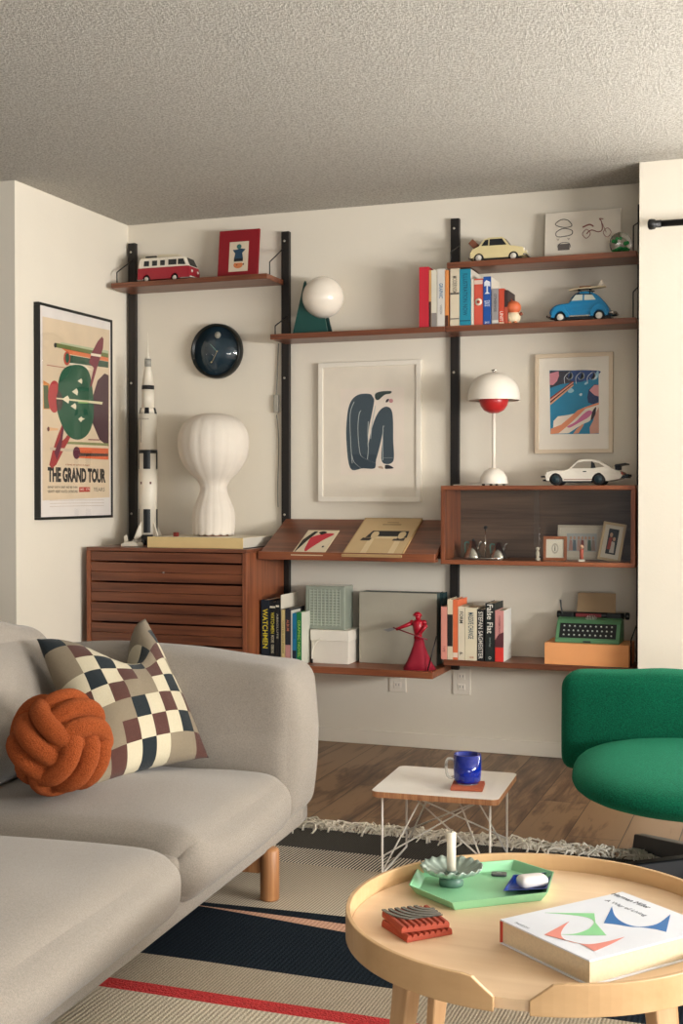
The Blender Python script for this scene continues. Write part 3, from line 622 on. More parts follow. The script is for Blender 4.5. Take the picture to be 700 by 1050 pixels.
specs = [ # px0 px1 ytop dep colour label txt bands
 (429.6, 439.4, 274, .16, '#c22838', 'tall plain red book, first at the left end of the upper row', (), ()),
 (439.7, 441.9, 277, .14, '#d29a62', 'thin tan book pressed against the right side of the plain red book', (), ((0, .45, '#3a2a28'),)),
 (442.1, 447.7, 277, .15, '#d9d3c2', 'pale cream book with a grey foot, right of the thin tan book', (), ((0, .25, '#8c8580'),)),
 (448.2, 455.8, 275.8, .16, '#d5d0c8', 'white book with blue lettering down its spine, left of the rail', (('GRAPHIC', .62, .26, .5, '#3d6f96'), ('VISION', .3, .16, .3, '#888888')), ()),
 (456.2, 459.8, 277, .15, '#dd8f50', 'narrow orange book right of the white book with blue lettering', (), ((0, .2, '#4b2c22'),)),
 (461.4, 470.8, 275.5, .17, '#d8cbb2', 'wide cream book with a grey lettering block on top, left of the teal book', (('MODERNISM', .72, .3, .5, '#7f776a'),), ((.12, .14, '#6a6258'), (.55, .58, '#4a4643'))),
 (471.2, 482.6, 276.2, .185, '#1f89a3', 'wide teal book with dark spine lettering', (('ILLUSTRATION NOW', .55, .74, .4, '#14506a'),), ((.08, .1, '#14506a'),)),
 (483, 485.6, 286, .15, '#e2d8c6', 'thin white book between the teal and the coral one', (), ()),
 (486, 494.8, 286, .15, '#cc5544', 'coral red book with a round white emblem on its spine', (), ((.88, .97, '#e2c8b8'),)),
 (495.3, 503.4, 283.8, .17, '#1f4f9a', 'blue book with white palm shape and lettering on its spine', (('SUN', .47, .07, .7, '#dfe3ea'), ('COAST', .4, .04, .7, '#dfe3ea'), ('CALI', .05, .04, .6, '#dfe3ea')), ()),
 (504.2, 510.9, 296, .13, '#9a9494', 'short grey book right of the blue book', (('OTHERWISE', .6, .5, .4, '#4b4a50'),), ((.04, .12, '#d0cac0'),)),
 (511.2, 516.8, 296, .15, '#c44a33', 'short red book with white letters at its foot', (('UNIT', .22, .28, .6, '#e8dcd0'),), ((.0, .06, '#d9b89a'),)),
 (517.1, 520.7, 297.5, .14, '#3c2a2a', 'thin dark book at the right end of the upper row beside the orange headed figurine', (), ((.0, .5, '#b5503a'),)),
]
for p0, p1, yt, dep, c, lab, tx, bd in specs:
    x0, x1 = bx(p0), bx(p1); bk = book(x0, x1-.0004, Zs, bh(p0, yt, Y, Zs), Y, dep, c, lab, GB, tx, bd, back='#dcd3c2' if c in ('#1f4f9a', '#1f89a3') else None)
    if 'round white emblem' in lab:
        h = bh(p0, yt, Y, Zs); MB(K('#e6d8c4')).lathe([(0, 0), (.0155, 0), (.0155, .0006), (0, .0006)], ((x0+x1)/2, Y-.0001, Zs+h*.5), 20, axis=ax).m(K('#b0402f')).lathe([(.0, 0.0005), (.007, .0005), (.007, .001), (0, .001)], ((x0+x1)/2, Y-.0001, Zs+h*.5), 12, axis=ax).build('emblem', bk)
    if 'palm shape' in lab:
        h = bh(p0, yt, Y, Zs); cx = (x0+x1)/2; zc = Zs+h*.78
        MB(K('#dfe3ea')).prism([(cx-.012, Y-.0002, zc-.028), (cx+.012, Y-.0002, zc-.028), (cx+.003, Y-.0002, zc-.02), (cx+.003, Y-.0002, zc+.005), (cx+.013, Y-.0002, zc+.002), (cx+.012, Y-.0002, zc+.022), (cx-.004, Y-.0002, zc+.03), (cx-.013, Y-.0002, zc+.02), (cx-.013, Y-.0002, zc+.004), (cx-.003, Y-.0002, zc+.006), (cx-.003, Y-.0002, zc-.02)], (0, -.0004, 0)).build('emblem', bk)
# ---------------------------------------------------------------- toy cars
TY = K('#1b1b1c', .7); HC = K('#d9d2c4', .4); DK = K('#22262a', .15); CH = K('#b9b4aa', .25, metal=.8)
def wheels(t, xs, yo, r, w, hub=HC, hr=.62, z=0):
    for x in xs:
        for sy in (-1, 1):
            o = MB(TY).lathe([(0, -w/2), (r*.86, -w/2), (r, -w/2+r*.14), (r, w/2-r*.14), (r*.86, w/2), (0, w/2)], (x, sy*yo, z+r), 24, axis=Vector((0, sy, 0))).build('wheel', t, local=True)
            MB(hub).lathe([(0, w/2+.0004), (r*hr, w/2+.0004), (r*hr*.9, w/2+.0022), (r*hr*.45, w/2+.0008), (r*hr*.3, w/2+.003), (0, w/2+.0036)], (x, sy*yo, z+r), 20, axis=Vector((0, sy, 0))).build('hubcap', o, local=True)
def windows(t, polys, hw, c=DK, lift=.0012, name='window'):
    for P in polys:
        for sg in (-1, 1):
            b = MB(c); V0 = [(x, sg*(hw(x, z)-.001), z) for x, z in P]; V1 = [(x, sg*(hw(x, z)+lift), z) for x, z in P]
            n = len(P); b.add(V0+V1, [tuple(range(n)), tuple(range(n, 2*n))]+[(i, (i+1) % n, n+(i+1) % n, n+i) for i in range(n)]); b.build(name, t, local=True)
def arch(cx, r, n=8, z=0, up=True): return [(cx-r*math.cos(PI*i/n), z+r*math.sin(PI*i/n)) for i in range(n+1)]
# --- van (x forward, 0.30 long)
v0 = hy(142.5, 286, -.12); v1 = hy(203, 281, -.12); LN = v1.x-v0.x
t = thing('toy_van', 'red and white toy camper van on the top left shelf', 'toy van', ((v0.x+v1.x)/2, -.118, ZA+.0003)); s = LN/.338; U = lambda z: z if z <= .024 else .024+(z-.024)*1.26
hwv = lambda x, z: .056*s*(1-.08*max(0, z/s-.07)/.07)
sc = lambda P: [(x*s, U(z)*s) for x, z in P]
low = sc([(-.148, .018), (-.12, .018)]+arch(-.098, .023, 8, .016)[0:]+arch(.062, .023, 8, .016)+[(.10, .018), (.148, .018), (.150, .045), (.143, .064), (-.146, .064)])
MB(K('#a01f2e', .35)).taper(low, hwv).build('lower_body', t, local=True, bevel=.004, seg=3)
upp = sc([(-.146, .0645), (.1425, .0645), (.122, .100), (.108, .106), (-.13, .106), (-.141, .098)])
hwt = lambda x, z: hwv(x, z)
MB(K('#e5dccb', .35)).taper(upp, hwt).build('upper_body', t, local=True, bevel=.005, seg=3)
windows(t, [sc(P) for P in ([(-.112, .072), (-.082, .072), (-.082, .093), (-.110, .093)], [(-.064, .072), (-.036, .072), (-.036, .093), (-.064, .093)], [(-.018, .072), (.008, .072), (.008, .093), (-.018, .093)], [(.028, .072), (.074, .072), (.074, .094), (.028, .094)], [(.082, .072), (.126, .070), (.112, .094), (.082, .094)])], hwt)
MB(DK).prism([(.1435*s, -.040*s, U(.067)*s), (.1435*s, .040*s, U(.067)*s), (.1245*s, .037*s, U(.0985)*s), (.1245*s, -.037*s, U(.0985)*s)], (.001, 0, .0006)).build('windscreen', t, local=True)
MB(HC).box(-.152*s, -.118*s, -.054*s, .054*s, .016*s, .022*s).box(-.07*s, .036*s, -.0535*s, .0535*s, .018*s, .022*s).box(.088*s, .156*s, -.054*s, .054*s, .016*s, .024*s).build('bumper', t, local=True, bevel=.001)
for sy in (-1, 1): MB(HC).lathe([(0, 0), (.008*s, 0), (.007*s, .004), (0, .005)], (.149*s, sy*.033*s, U(.045)*s), 16, axis=Vector((1, 0, 0))).build('headlight', t, local=True)
MB(K('#3b3a36')).box(-.115*s, -.055*s, -.03*s, .03*s, U(.108)*s, U(.116)*s).box(-.11*s, -.105*s, -.035, .035, U(.106)*s, U(.109)*s).build('roof_rack', t, local=True)
MB(K('#d9cdb2')).prism([(-.06*s, -.02, U(.108)*s), (.08*s, -.02, U(.108)*s), (.07*s, -.02, U(.118)*s), (-.02*s, -.02, U(.122)*s), (-.05*s, -.02, U(.12)*s)], (0, .05, 0)).build('roof_load', t, local=True, bevel=.002)
wheels(t, (-.098*s, .062*s), .046*s, .019*s, .014*s)
# --- cream small car (front at +x)
a0 = hy(482, 268, -.12); a1 = hy(542, 263, -.12); LN = a1.x-a0.x; s = LN/.24
t = thing('toy_car', 'small cream toy car with a suitcase on its back on the top right shelf', 'toy car', ((a0.x+a1.x)/2-.002, -.118, ZC+.0003)); sc = lambda P: [(x*s, z*s) for x, z in P]
hwf = lambda x, z: .045*s*(1-.28*max(0, z/s-.058)/.045)
body = sc([(-.108, .02), (-.09, .018)]+arch(-.073, .021, 8, .016)+arch(.068, .021, 8, .016)+[(.092, .018), (.108, .02), (.112, .035), (.106, .052), (.07, .060), (.052, .0625), (.028, .095), (.018, .100), (-.035, .100), (-.055, .092), (-.075, .065), (-.098, .055), (-.110, .036)])
cream = K('#d9c997', .35)
MB(cream).taper(body, hwf).build('body', t, local=True, bevel=.005, seg=3)
windows(t, [sc(P) for P in ([(-.062, .067), (-.035, .067), (-.035, .092), (-.048, .090)], [(-.030, .066), (.040, .066), (.020, .093), (-.030, .093)])], hwf)
MB(DK).prism([(.050*s, -.030*s, .066*s), (.050*s, .030*s, .066*s), (.0315*s, .028*s, .092*s), (.0315*s, -.028*s, .092*s)], (.0012, 0, .0008)).build('windscreen', t, local=True)
MB(CH).tube([(.108*s, -.045*s, .024*s), (.117*s, -.038*s, .024*s), (.117*s, .038*s, .024*s), (.108*s, .045*s, .024*s)], .0035, 8).build('bumper', t, local=True)
MB(CH).tube([(-.106*s, -.045*s, .022*s), (-.115*s, -.038*s, .022*s), (-.115*s, .038*s, .022*s), (-.106*s, .045*s, .022*s)], .0035, 8).build('bumper', t, local=True)
for sy in (-1, 1): MB(HC).lathe([(0, 0), (.009*s, 0), (.008*s, .005), (0, .006)], (.106*s, sy*.030*s, .046*s), 16, axis=Vector((1, 0, .2))).build('headlight', t, local=True)
MB(DK).box(-.095*s, .095*s, -.035*s, .035*s, .010*s, .02*s).build('underbody', t, local=True)
MB(cream).cyl((-.02*s, -.0425*s, .052*s), (-.008*s, -.0425*s, .052*s), .0018).build('door_handle', t, local=True)
sb = MB(K('#7c4a35', .6)); sb.T = Matrix.Translation((-.100*s, 0, .080*s)) @ Matrix.Rotation(-.75, 4, 'Y'); sb.box(-.012*s, .012*s, -.028*s, .028*s, -.017*s, .017*s); sc_ = sb.build('suitcase', t, local=True, bevel=.002)
sb = MB(K('#4b2a20')); sb.T = Matrix.Translation((-.100*s, 0, .080*s)) @ Matrix.Rotation(-.75, 4, 'Y'); sb.box(-.0125*s, .0125*s, -.018*s, -.014*s, -.0175*s, .0175*s); sb.box(-.0125*s, .0125*s, .014*s, .018*s, -.0175*s, .0175*s); sb.build('strap', sc_, local=True)
wheels(t, (-.073*s, .068*s), .040*s, .0185*s, .013*s, hub=HC, hr=.68)
# --- blue beetle-like car (front at -x)
a0 = hy(560, 327, -.12); a1 = hy(633, 326, -.12); LN = a1.x-a0.x; s = LN/.29
t = thing('toy_car', 'bright blue rounded toy car with a surfboard on its roof', 'toy car', ((a0.x+a1.x)/2+.003, -.118, ZB+.0003)); U = lambda z: z if z < .03 else .03+(z-.03)*1.17; sc = lambda P: [(x*s, U(z)*s) for x, z in P]
blue = K('#1878a8', .3)
hwb = lambda x, z: .044*s*(1-.25*max(0, z/s-.065)/.05)
body = sc([tuple(v) for v in crv([(-.118, .028), (-.128, .036), (-.122, .052), (-.100, .066), (-.060, .070), (-.048, .074), (-.036, .094), (-.012, .108), (.022, .110), (.056, .100), (.086, .078), (.108, .052), (.116, .030)], 4, False)]+[(.10, .022), (-.10, .022)])
MB(blue).taper(body, hwb).build('body', t, local=True, bevel=.006, seg=3)
for cx in (-.083, .074):
    P = sc([(cx-.040, .020)]+[(cx-.036*math.cos(PI*i/10), .022+.040*math.sin(PI*i/10)) for i in range(11)]+[(cx+.040, .020)]+arch(cx, .024, 8, .019)[::-1])
    for sy in (-1, 1): MB(blue).prism([(x, sy*.040*s, z) for x, z in P], (0, sy*.016*s, 0)).build('fender', t, local=True, bevel=.003)
windows(t, [sc(P) for P in ([(-.040, .078), (.006, .078), (.006, .099), (-.022, .099)], [(.013, .078), (.060, .078), (.045, .096), (.013, .099)])], hwb, K('#c2c6bb', .25))
windows(t, [sc([(-.045, .0765), (-.041, .0765), (-.020, .103), (-.024, .103)]), sc([(-.022, .0995), (.045, .0965), (.045, .099), (-.022, .103)])], hwb, DK, .002, 'window_trim')
MB(CH).box(-.05*s, .04*s, -.049*s, .049*s, .020*s, .026*s).build('running_board', t, local=True, bevel=.001)
MB(CH).tube([(-.115*s, -.045*s, .026*s), (-.138*s, -.036*s, .028*s), (-.138*s, .036*s, .028*s), (-.115*s, .045*s, .026*s)], .005, 8).build('bumper', t, local=True)
MB(CH).tube([(.112*s, -.045*s, .030*s), (.138*s, -.036*s, .032*s), (.138*s, .036*s, .032*s), (.112*s, .045*s, .030*s)], .005, 8).build('bumper', t, local=True)
MB(DK).box(-.11*s, .12*s, -.038*s, .038*s, .010*s, .022*s).build('underbody', t, local=True)
wheels(t, (-.083*s, .074*s), .042*s, .021*s, .014*s, hub=HC, hr=.66)
b = MB(DK)
for x in (-.01, .035):
    b.tube([(x*s, -.034*s, .112*s), (x*s, -.034*s, .132*s), (x*s, .034*s, .132*s), (x*s, .034*s, .112*s)], .0022, 6)
b.tube([(-.015*s, -.03*s, .132*s), (.045*s, -.03*s, .132*s)], .0022, 6).tube([(-.015*s, .03*s, .132*s), (.045*s, .03*s, .132*s)], .0022, 6); b.build('roof_rack', t, local=True)
sf = MB(K('#d8c4a0', .35)); n = 16; V = []
out = [(-.055+.150*i/n, .022*math.sin(PI*min(1, (i/n)*.9+.05))**.6) for i in range(n+1)]
sf.T = Matrix.Translation((0, 0, .135*s)) @ Matrix.Rotation(-.05, 4, 'Y')
sf.pxy([(x*s, y*s) for x, y in out]+[(x*s, -y*s) for x, y in out[::-1]], 0, .007*s); sfo = sf.build('surfboard', t, local=True, bevel=.002)
fn = MB(K('#e6dccb', .4)); fn.T = Matrix.Translation((0, 0, .135*s)) @ Matrix.Rotation(-.05, 4, 'Y'); fn.pxz([(.060*s, .007*s), (.088*s, .007*s), (.082*s, .033*s), (.076*s, .033*s)], -.0015, .0015); fn.build('fin', sfo, local=True)
MB(K('#8a5a33')).box(-.01*s, .035*s, -.023*s, .023*s, .1425*s, .146*s).build('tie_strap', t, local=True)
# --- white sports car (front at -x)
a0 = hy(556.5, 497, -.15); a1 = hy(645, 495, -.15); LN = a1.x-a0.x; s = LN/.36
t = thing('toy_car', 'white toy sports car with a rear wing on top of the glass cabinet', 'toy car', ((a0.x+a1.x)/2, -.15, GZ1+.0003)); U = lambda z: z if z < .045 else .045+(z-.045)*1.2; sc = lambda P: [(x*s, U(z)*s) for x, z in P]
wh = K('#ddd6c8', .3); hwp = lambda x, z: .062*s*(1-.30*max(0, z/s-.058)/.045)
body = sc([(-.155, .020), (-.146, .018)]+arch(-.115, .029, 8, .018)+arch(.062, .029, 8, .018)+[(.10, .018), (.150, .026), (.158, .040), (.150, .056), (.120, .064), (.090, .080), (.055, .094), (.02, .099), (-.012, .098), (-.028, .094), (-.060, .066), (-.075, .060), (-.130, .060), (-.154, .054), (-.160, .040)])
MB(wh).taper(body, hwp).build('body', t, local=True, bevel=.006, seg=3)
windows(t, [sc(P) for P in ([(-.050, .067), (.030, .067), (.030, .091), (-.002, .091), (-.026, .087)], [(.036, .067), (.085, .072), (.062, .085), (.036, .090)])], hwp, K('#8f8678', .2))
windows(t, [sc([(.030, .067), (.036, .067), (.036, .091), (.030, .091)]), sc([(.036, .067), (.050, .068), (.044, .084), (.036, .088)])], hwp, DK, .002, 'window_trim')
MB(DK).prism([(-.0575*s, -.042*s, .0735*s), (-.0575*s, .042*s, .0735*s), (-.030*s, .036*s, .1025*s), (-.030*s, -.036*s, .1025*s)], (-.001, 0, .0008)).build('windscreen', t, local=True)
MB(DK).box(-.178*s, -.150*s, -.058*s, .058*s, .034*s, .040*s).box(-.170*s, -.15*s, -.058*s, .058*s, .018*s, .025*s).build('bumper', t, local=True, bevel=.001)
MB(DK).box(.150*s, .180*s, -.058*s, .058*s, .030*s, .040*s).box(.168*s, .184*s, -.05*s, .05*s, .036*s, .046*s).build('bumper', t, local=True, bevel=.001)
MB(K('#a33128', .3)).box(.150*s, .160*s, -.056*s, .056*s, .044*s, .054*s).build('rear_light', t, local=True)
MB(K('#23262a', .5)).prism([(.125*s, -.056*s, .080*s), (.175*s, -.056*s, .086*s), (.172*s, -.056*s, .092*s), (.130*s, -.056*s, .087*s)], (0, .112*s, 0)).box(.125*s, .145*s, -.03*s, .03*s, .064*s, .082*s).build('rear_wing', t, local=True, bevel=.001)
MB(K('#8f6a58')).box(-.08*s, .035*s, -.063*s, .063*s, .024*s, .027*s).build('side_stripe', t, local=True)
MB(DK).box(-.09*s, .035*s, -.058*s, .058*s, .012*s, .020*s).box(-.002*s, .012*s, -.0635*s, -.060*s, .056*s, .060*s).build('underbody', t, local=True)
for sy in (-1, 1): MB(HC).lathe([(0, 0), (.012*s, 0), (.010*s, .005), (0, .006)], (-.152*s, sy*.045*s, .050*s), 16, axis=Vector((-1, 0, .5))).build('headlight', t, local=True)
wheels(t, (-.115*s, .062*s), .055*s, .0265*s, .018*s, hub=K('#20343a', .4), hr=.6)
# ---------------------------------------------------------------- leaning red picture
def leaning(name, label, cat, px, Yb, z, mats, lean=.10, parts=None, yaw=0):
    """small upright board leaning back; returns thing whose local x/z are the board"""
def lean_thing(name, label, cat, x0, x1, z, h, yb, lean, yaw=0, group=None):
    return thing(name, label, cat, ((x0+x1)/2, yb, z), 0, group, rot=(-lean, 0, yaw)), (x1-x0)/2
xl, xr = hy(223.5, 288, -.10).x, hy(264.5, 284, -.10).x; hh = hy(225, 237, -.085).z-ZA
t, w = lean_thing('red_picture', 'small picture with a wide dark red border on the top left shelf', 'picture', xl, xr, ZA+.001, hh, -.11, .12)
MB(K('#8b1420', .6)).box(-w, w, 0, .012, 0, hh).build('frame', t, local=True, bevel=.001)
b = MB(K('#d8c8b0')); b.box(-w*.45, w*.5, -.001, 0, hh*.16, hh*.76); 
LQ = lambda P, c, l: b.m(K(c)).prism([(x*w, -.001-l, z*hh) for x, z in P], (0, -.0003, 0))
LQ([(-.28, .60), (-.15, .52), (-.2, .42), (.25, .42), (.2, .53), (.36, .60), (.12, .62), (-.1, .60)], '#27435a', .0002); LQ(ell(.03, .66, .12, .05, 12), '#3b6f6a', .0003); LQ([(-.2, .36), (.25, .36), (.25, .42), (-.2, .42)], '#1f2226', .0003)
LQ(ell(.02, .29, .23, .07, 16), '#cd7a4a', .0002); LQ([(-.15, .33), (.2, .33), (.2, .36), (-.15, .36)], '#d8c8b0', .0005); LQ(ell(-.05, .29, .04, .012, 8), '#6a3324', .0005); LQ(ell(.28, .30, .04, .02, 8), '#6a3324', .0004)
b.build('print', t, local=True)
# ---------------------------------------------------------------- globe lamp on triangle
t = thing('globe_lamp', 'small lamp with a white glass globe resting in a dark green triangular plate', 'lamp', (hy(318, 341, -.13).x, -.13, ZB+.0003))
f = lambda px, py: hy(px, py, -.145); gc = hy(331, 305, -.115); gr = .0965
P = [f(299.5, 342), f(311.2, 290), f(312.5, 287.6), f(313.4, 290)]
cgx, cgz = hy(331, 305, -.145).x, hy(331, 305, -.145).z
for i in range(9):
    a = math.radians(165+(275-165)*i/8); P.append(Vector((cgx+(gr-.004)*math.cos(a), -.145, cgz+(gr-.004)*math.sin(a))))
P += [f(336, 341.5)]; 
P[0].z = P[-1].z = ZB+.0005
MB(K('#1d4a44', .45)).prism([(p.x, -.145, p.z) for p in P], (0, .012, 0)).prism([(P[0].x+.005, -.135, ZB+.0005), (P[-1].x-.004, -.135, ZB+.0005), (P[-1].x-.004, -.07, ZB+.0005), (P[0].x+.03, -.07, ZB+.0005)], (0, 0, .008)).build('triangle_plate', t, bevel=.001)
MB(K('#1b3a38', .45)).prism([(P[0].x+.025, -.10, ZB+.001), (gc.x+.04, -.10, ZB+.001), (gc.x+.02, -.10, gc.z-gr*.93), (P[0].x+.035, -.10, ZB+.05)], (0, .01, 0)).build('rear_plate', t)
opal = mat('opal_glass', '#efe5d6', .18, coat=.3, subs=.2)
MB(opal).sph((gc.x, -.115, gc.z), gr*.97, 40, 24).build('globe', t)
# ---------------------------------------------------------------- orange headed figurine
p = hy(526, 316, -.17)
t = thing('bird_figurine', 'orange headed figurine with a cream belly at the end of the upper book row', 'figurine', (p.x, -.17, ZB+.0003))
MB(K('#dccbaa', .5)).sph((p.x, -.17, ZB+.030), .030, 20, 12, (1.05, .9, 1)).build('body', t)
hd = MB(K('#cf6a42', .5)).sph((p.x+.001, -.172, ZB+.070), .031, 24, 14, (1.05, 1, .92)).build('head', t)
MB(K('#b14d2c', .5)).cyl((p.x-.004, -.172, ZB+.095), (p.x-.008, -.172, ZB+.108), .005, .001, 8).build('crest', hd)
for sx in (-1, 1): MB(K('#7c3d28', .6)).sph((p.x+sx*.034, -.175, ZB+.042), .008, 10, 8).build('wing', t)
MB(K('#ce7d55', .5)).sph((p.x-.013, -.185, ZB+.0062), .009, 10, 8, (1, 1.2, .65)).sph((p.x+.013, -.185, ZB+.0062), .009, 10, 8, (1, 1.2, .65)).build('foot', t)
# ---------------------------------------------------------------- vehicle sketches board
xl, xr = hy(558.5, 262, -.06).x, hy(636, 258, -.06).x; hh = hy(560, 219, -.05).z-ZC
t, w = lean_thing('sketch_board', 'white board with small car and moped drawings leaning at the right of the top shelf', 'print', xl, xr, ZC+.0008, hh, -.068, .09)
MB(K('#e3dacb', .8)).box(-w, w, 0, .008, 0, hh).build('board', t, local=True)
b = MB(K('#55504d')); ox = lambda px: (px-597)/38.5*w*1.0; oz = lambda py: (262-py)/43.5*hh*1.0
def lw(pts, c, wd=.0013, closed=False, n=4):
    P = crv([(ox(x), oz(y)) for x, y in pts], n, closed); b.m(K(c)).tube([(v.x, -.0012, v.y) for v in P], wd, 5, closed)
lw([(569, 229), (575, 225), (582, 226), (586, 231), (578, 232)], '#4b4643', .0016, True); lw([(570, 236), (577, 233), (586, 235), (585, 239), (572, 240)], '#6a6460', .0016, True)
b.m(K('#6a625e')).box(ox(572), ox(584), -.0012, 0, oz(252), oz(246.5)); lw([(571.5, 249), (575, 245.5), (583, 246), (585, 250)], '#4b4643', .0012)
cd_ = b.build('car_drawing', t, local=True); b = MB(K('#55504d'))
for x in (572, 583): lw([(x-1.2, 241.5), (x, 243), (x+1.2, 241.5)], '#8b8078', .001)
for x in (601, 622): lw([(x-4, 239), (x, 243), (x+4, 239), (x, 235)], '#a2766c', .0015, True)
lw([(601, 239), (606, 236), (613, 238), (617, 236), (616, 229), (614, 226.5), (618, 227)], '#8d4e48', .002); lw([(597, 233), (604, 231), (608, 233)], '#8d4e48', .003); lw([(617, 231), (621, 239)], '#a2766c', .0014)
b.build('moped_drawing', t, local=True)
# ---------------------------------------------------------------- green glass ball
p = hy(636, 245, -.13); rr = .047
t = thing('glass_ball', 'clear glass ball with green swirls at the right end of the top shelf', 'glass ball', (p.x, -.13, ZC))
MB(mat('ball_glass', '#ffffff', .02, trans=1, ior=1.45)).sph((p.x, -.13, ZC+rr+.0005), rr, 32, 20).build('ball', t)
b = MB(K('#2fae5c', .4))
for i in range(9):
    a = i*2.4; b.sph((p.x+.018*math.cos(a), -.13+.018*math.sin(a), ZC+.018+.004*(i % 3)), .011, 10, 8, (1.3, 1.3, .7))
for i in range(6):
    a = i*1.9+1; b.sph((p.x+.02*math.cos(a), -.13+.015*math.sin(a), ZC+.05+.006*(i % 3)), .0055, 8, 6)
b.build('green_core', t)
# ---------------------------------------------------------------- mushroom lamp
bp_ = hy(506, 497, -.16); lx = bp_.x; dz = hy(505, 410, -.16).z
t = thing('mushroom_lamp', 'white dome table lamp with a red lower shade on the glass cabinet', 'lamp', (lx, -.16, GZ1+.0003))
zt = hy(505, 382, -.16).z; Rd = (hy(531.5, 411, -.16).x-hy(479, 411, -.16).x)/2; prof = []
for i in range(15): a = PI/2*i/14; prof.append((Rd*math.sin(a)**.92 if i else 0, dz+(zt-dz)*math.cos(a)**.85 if i < 14 else dz))
prof2 = prof+[(Rd, dz-.003), (Rd-.003, dz-.003)]+[(max(0, r-.003), z-.003) for r, z in prof[::-1]]
sh = MB(M['white']).lathe(prof2, (lx, -.16, 0), 48).build('dome_shade', t)
MB(K('#bb2c2c', .3)).lathe([(0, dz+.030), (.035, dz+.03), (.058, dz+.012), (.062, dz-.004), (.056, dz-.026), (.042, dz-.045), (.02, dz-.056), (0, dz-.058)], (lx, -.16, 0), 32).build('lower_shade', t)
MB(M['chrome']).cyl((lx, -.16, zt-.002), (lx, -.16, zt+.012), .006).cyl((lx-.01, -.16, zt+.009), (lx+.01, -.16, zt+.009), .003).build('finial', t)
MB(M['white']).cyl((lx, -.16, GZ1+.06), (lx, -.16, dz-.05), .0075).build('stem', t)
MB(M['white']).lathe([(0, GZ1+.075), (.018, GZ1+.075), (.040, GZ1+.062), (.056, GZ1+.036), (.060, GZ1+.008), (0, GZ1+.008)], (lx, -.16, 0), 36).build('base', t, bevel=.001)
for i in range(4): a = i*PI/2+.5; MB(M['black']).cyl((lx+.045*math.cos(a), -.16+.045*math.sin(a), GZ1+.0004), (lx+.045*math.cos(a), -.16+.045*math.sin(a), GZ1+.0085), .0065, seg=10).build('foot', t)
MB(M['white']).tube(crv([(lx-.05, -.14, GZ1+.012), (lx-.10, -.10, GZ1+.014), (lx-.16, -.07, GZ1+.006), (lx-.205, -.05, GZ1+.004)], 6, False), .0022, 6).build('cord', t)
# ---------------------------------------------------------------- rocket model (about a metre tall)
rx, ry = hy(152, 545, -.17).x, -.17; zb = CZ1+.0005; W_ = K('#e4dccb', .4); Bk = K('#15181b', .4)
def rz_(py): return hy(152, py, ry).z
t = thing('rocket_model', 'tall white and black toy moon rocket standing on the chest in the left corner', 'rocket model', (rx, ry, CZ1))
def seg(name, mt, prof, sg=28): return MB(mt).lathe([(0, rz_(prof[0][1]))]+[(r, rz_(y)) for r, y in prof]+[(0, rz_(prof[-1][1]))], (rx, ry, 0), sg).build(name, t)
seg('first_stage', W_, [(.0425, 548), (.0425, 461)])
seg('second_stage', W_, [(.0415, 460.8), (.0415, 424)])
seg('interstage', W_, [(.0413, 423.8), (.0335, 418)])
seg('third_stage', W_, [(.0285, 417.8), (.0285, 399.5)])
seg('stage_ring', Bk, [(.0292, 399.3), (.0292, 395.5)])
seg('adapter_cone', W_, [(.0285, 395.3), (.0155, 376.5), (.0145, 376)])
seg('capsule', K('#9b9a92', .4), [(.0155, 375.8), (.0155, 368)])
sp = seg('escape_tower', W_, [(.0125, 367.8), (.005, 364.5), (.0026, 361), (.0026, 352), (.001, 341)])
b = MB(Bk).lathe([(.0430, rz_(465)), (.0432, rz_(465)), (.0432, rz_(461.5)), (.0430, rz_(461.5))], (rx, ry, 0), 28); b.build('stage_ring', t)
def panel(a0, a1, y0, y1, r, mt, name='panel', r1=None):
    n = 5; r1 = r1 or r; V = []
    for k in (0, .0012):
        for (yy, rr) in ((y0, r), (y1, r1)):
            for i in range(n+1):
                a = a0+(a1-a0)*i/n; V.append((rx+(rr+k)*math.cos(a), ry+(rr+k)*math.sin(a), rz_(yy)))
    m_ = n+1; F = []
    for i in range(n): F += [(i, i+1, m_+i+1, m_+i), (2*m_+i, 2*m_+i+1, 3*m_+i+1, 3*m_+i), (i, i+1, 2*m_+i+1, 2*m_+i), (m_+i, m_+i+1, 3*m_+i+1, 3*m_+i)]
    F += [(0, m_, 3*m_, 2*m_), (n, m_+n, 3*m_+n, 2*m_+n)]
    MB(mt).add(V, F).build(name, t)
A0 = -PI/2+.30
for k in range(4):
    a = A0+k*PI/2+.05
    panel(a-.38, a+.38, 481, 463.5, .0425, Bk); panel(a-.38, a+.38, 546, 522, .0425, Bk)
for k in range(5):
    a = -PI/2+.35+k*2*PI/5; panel(a-.28, a+.28, 424.5, 418.3, .0412, Bk, 'panel', .0335)
for a in (-PI/2-.35, -PI/2+.75): panel(a-.09, a+.09, 496.5, 494, .0425, K('#6b4440'), 'marking')
panel(-PI/2-.42, -PI/2-.34, 454, 430, .0415, K('#a39a90'), 'marking')
text(sp if False else t, 'UNITED STATES', .05, .0055, (rx+.002, ry-.0425, rz_(430)), (1, 0, 0), (0, 0, 1), K('#8b7f74'))
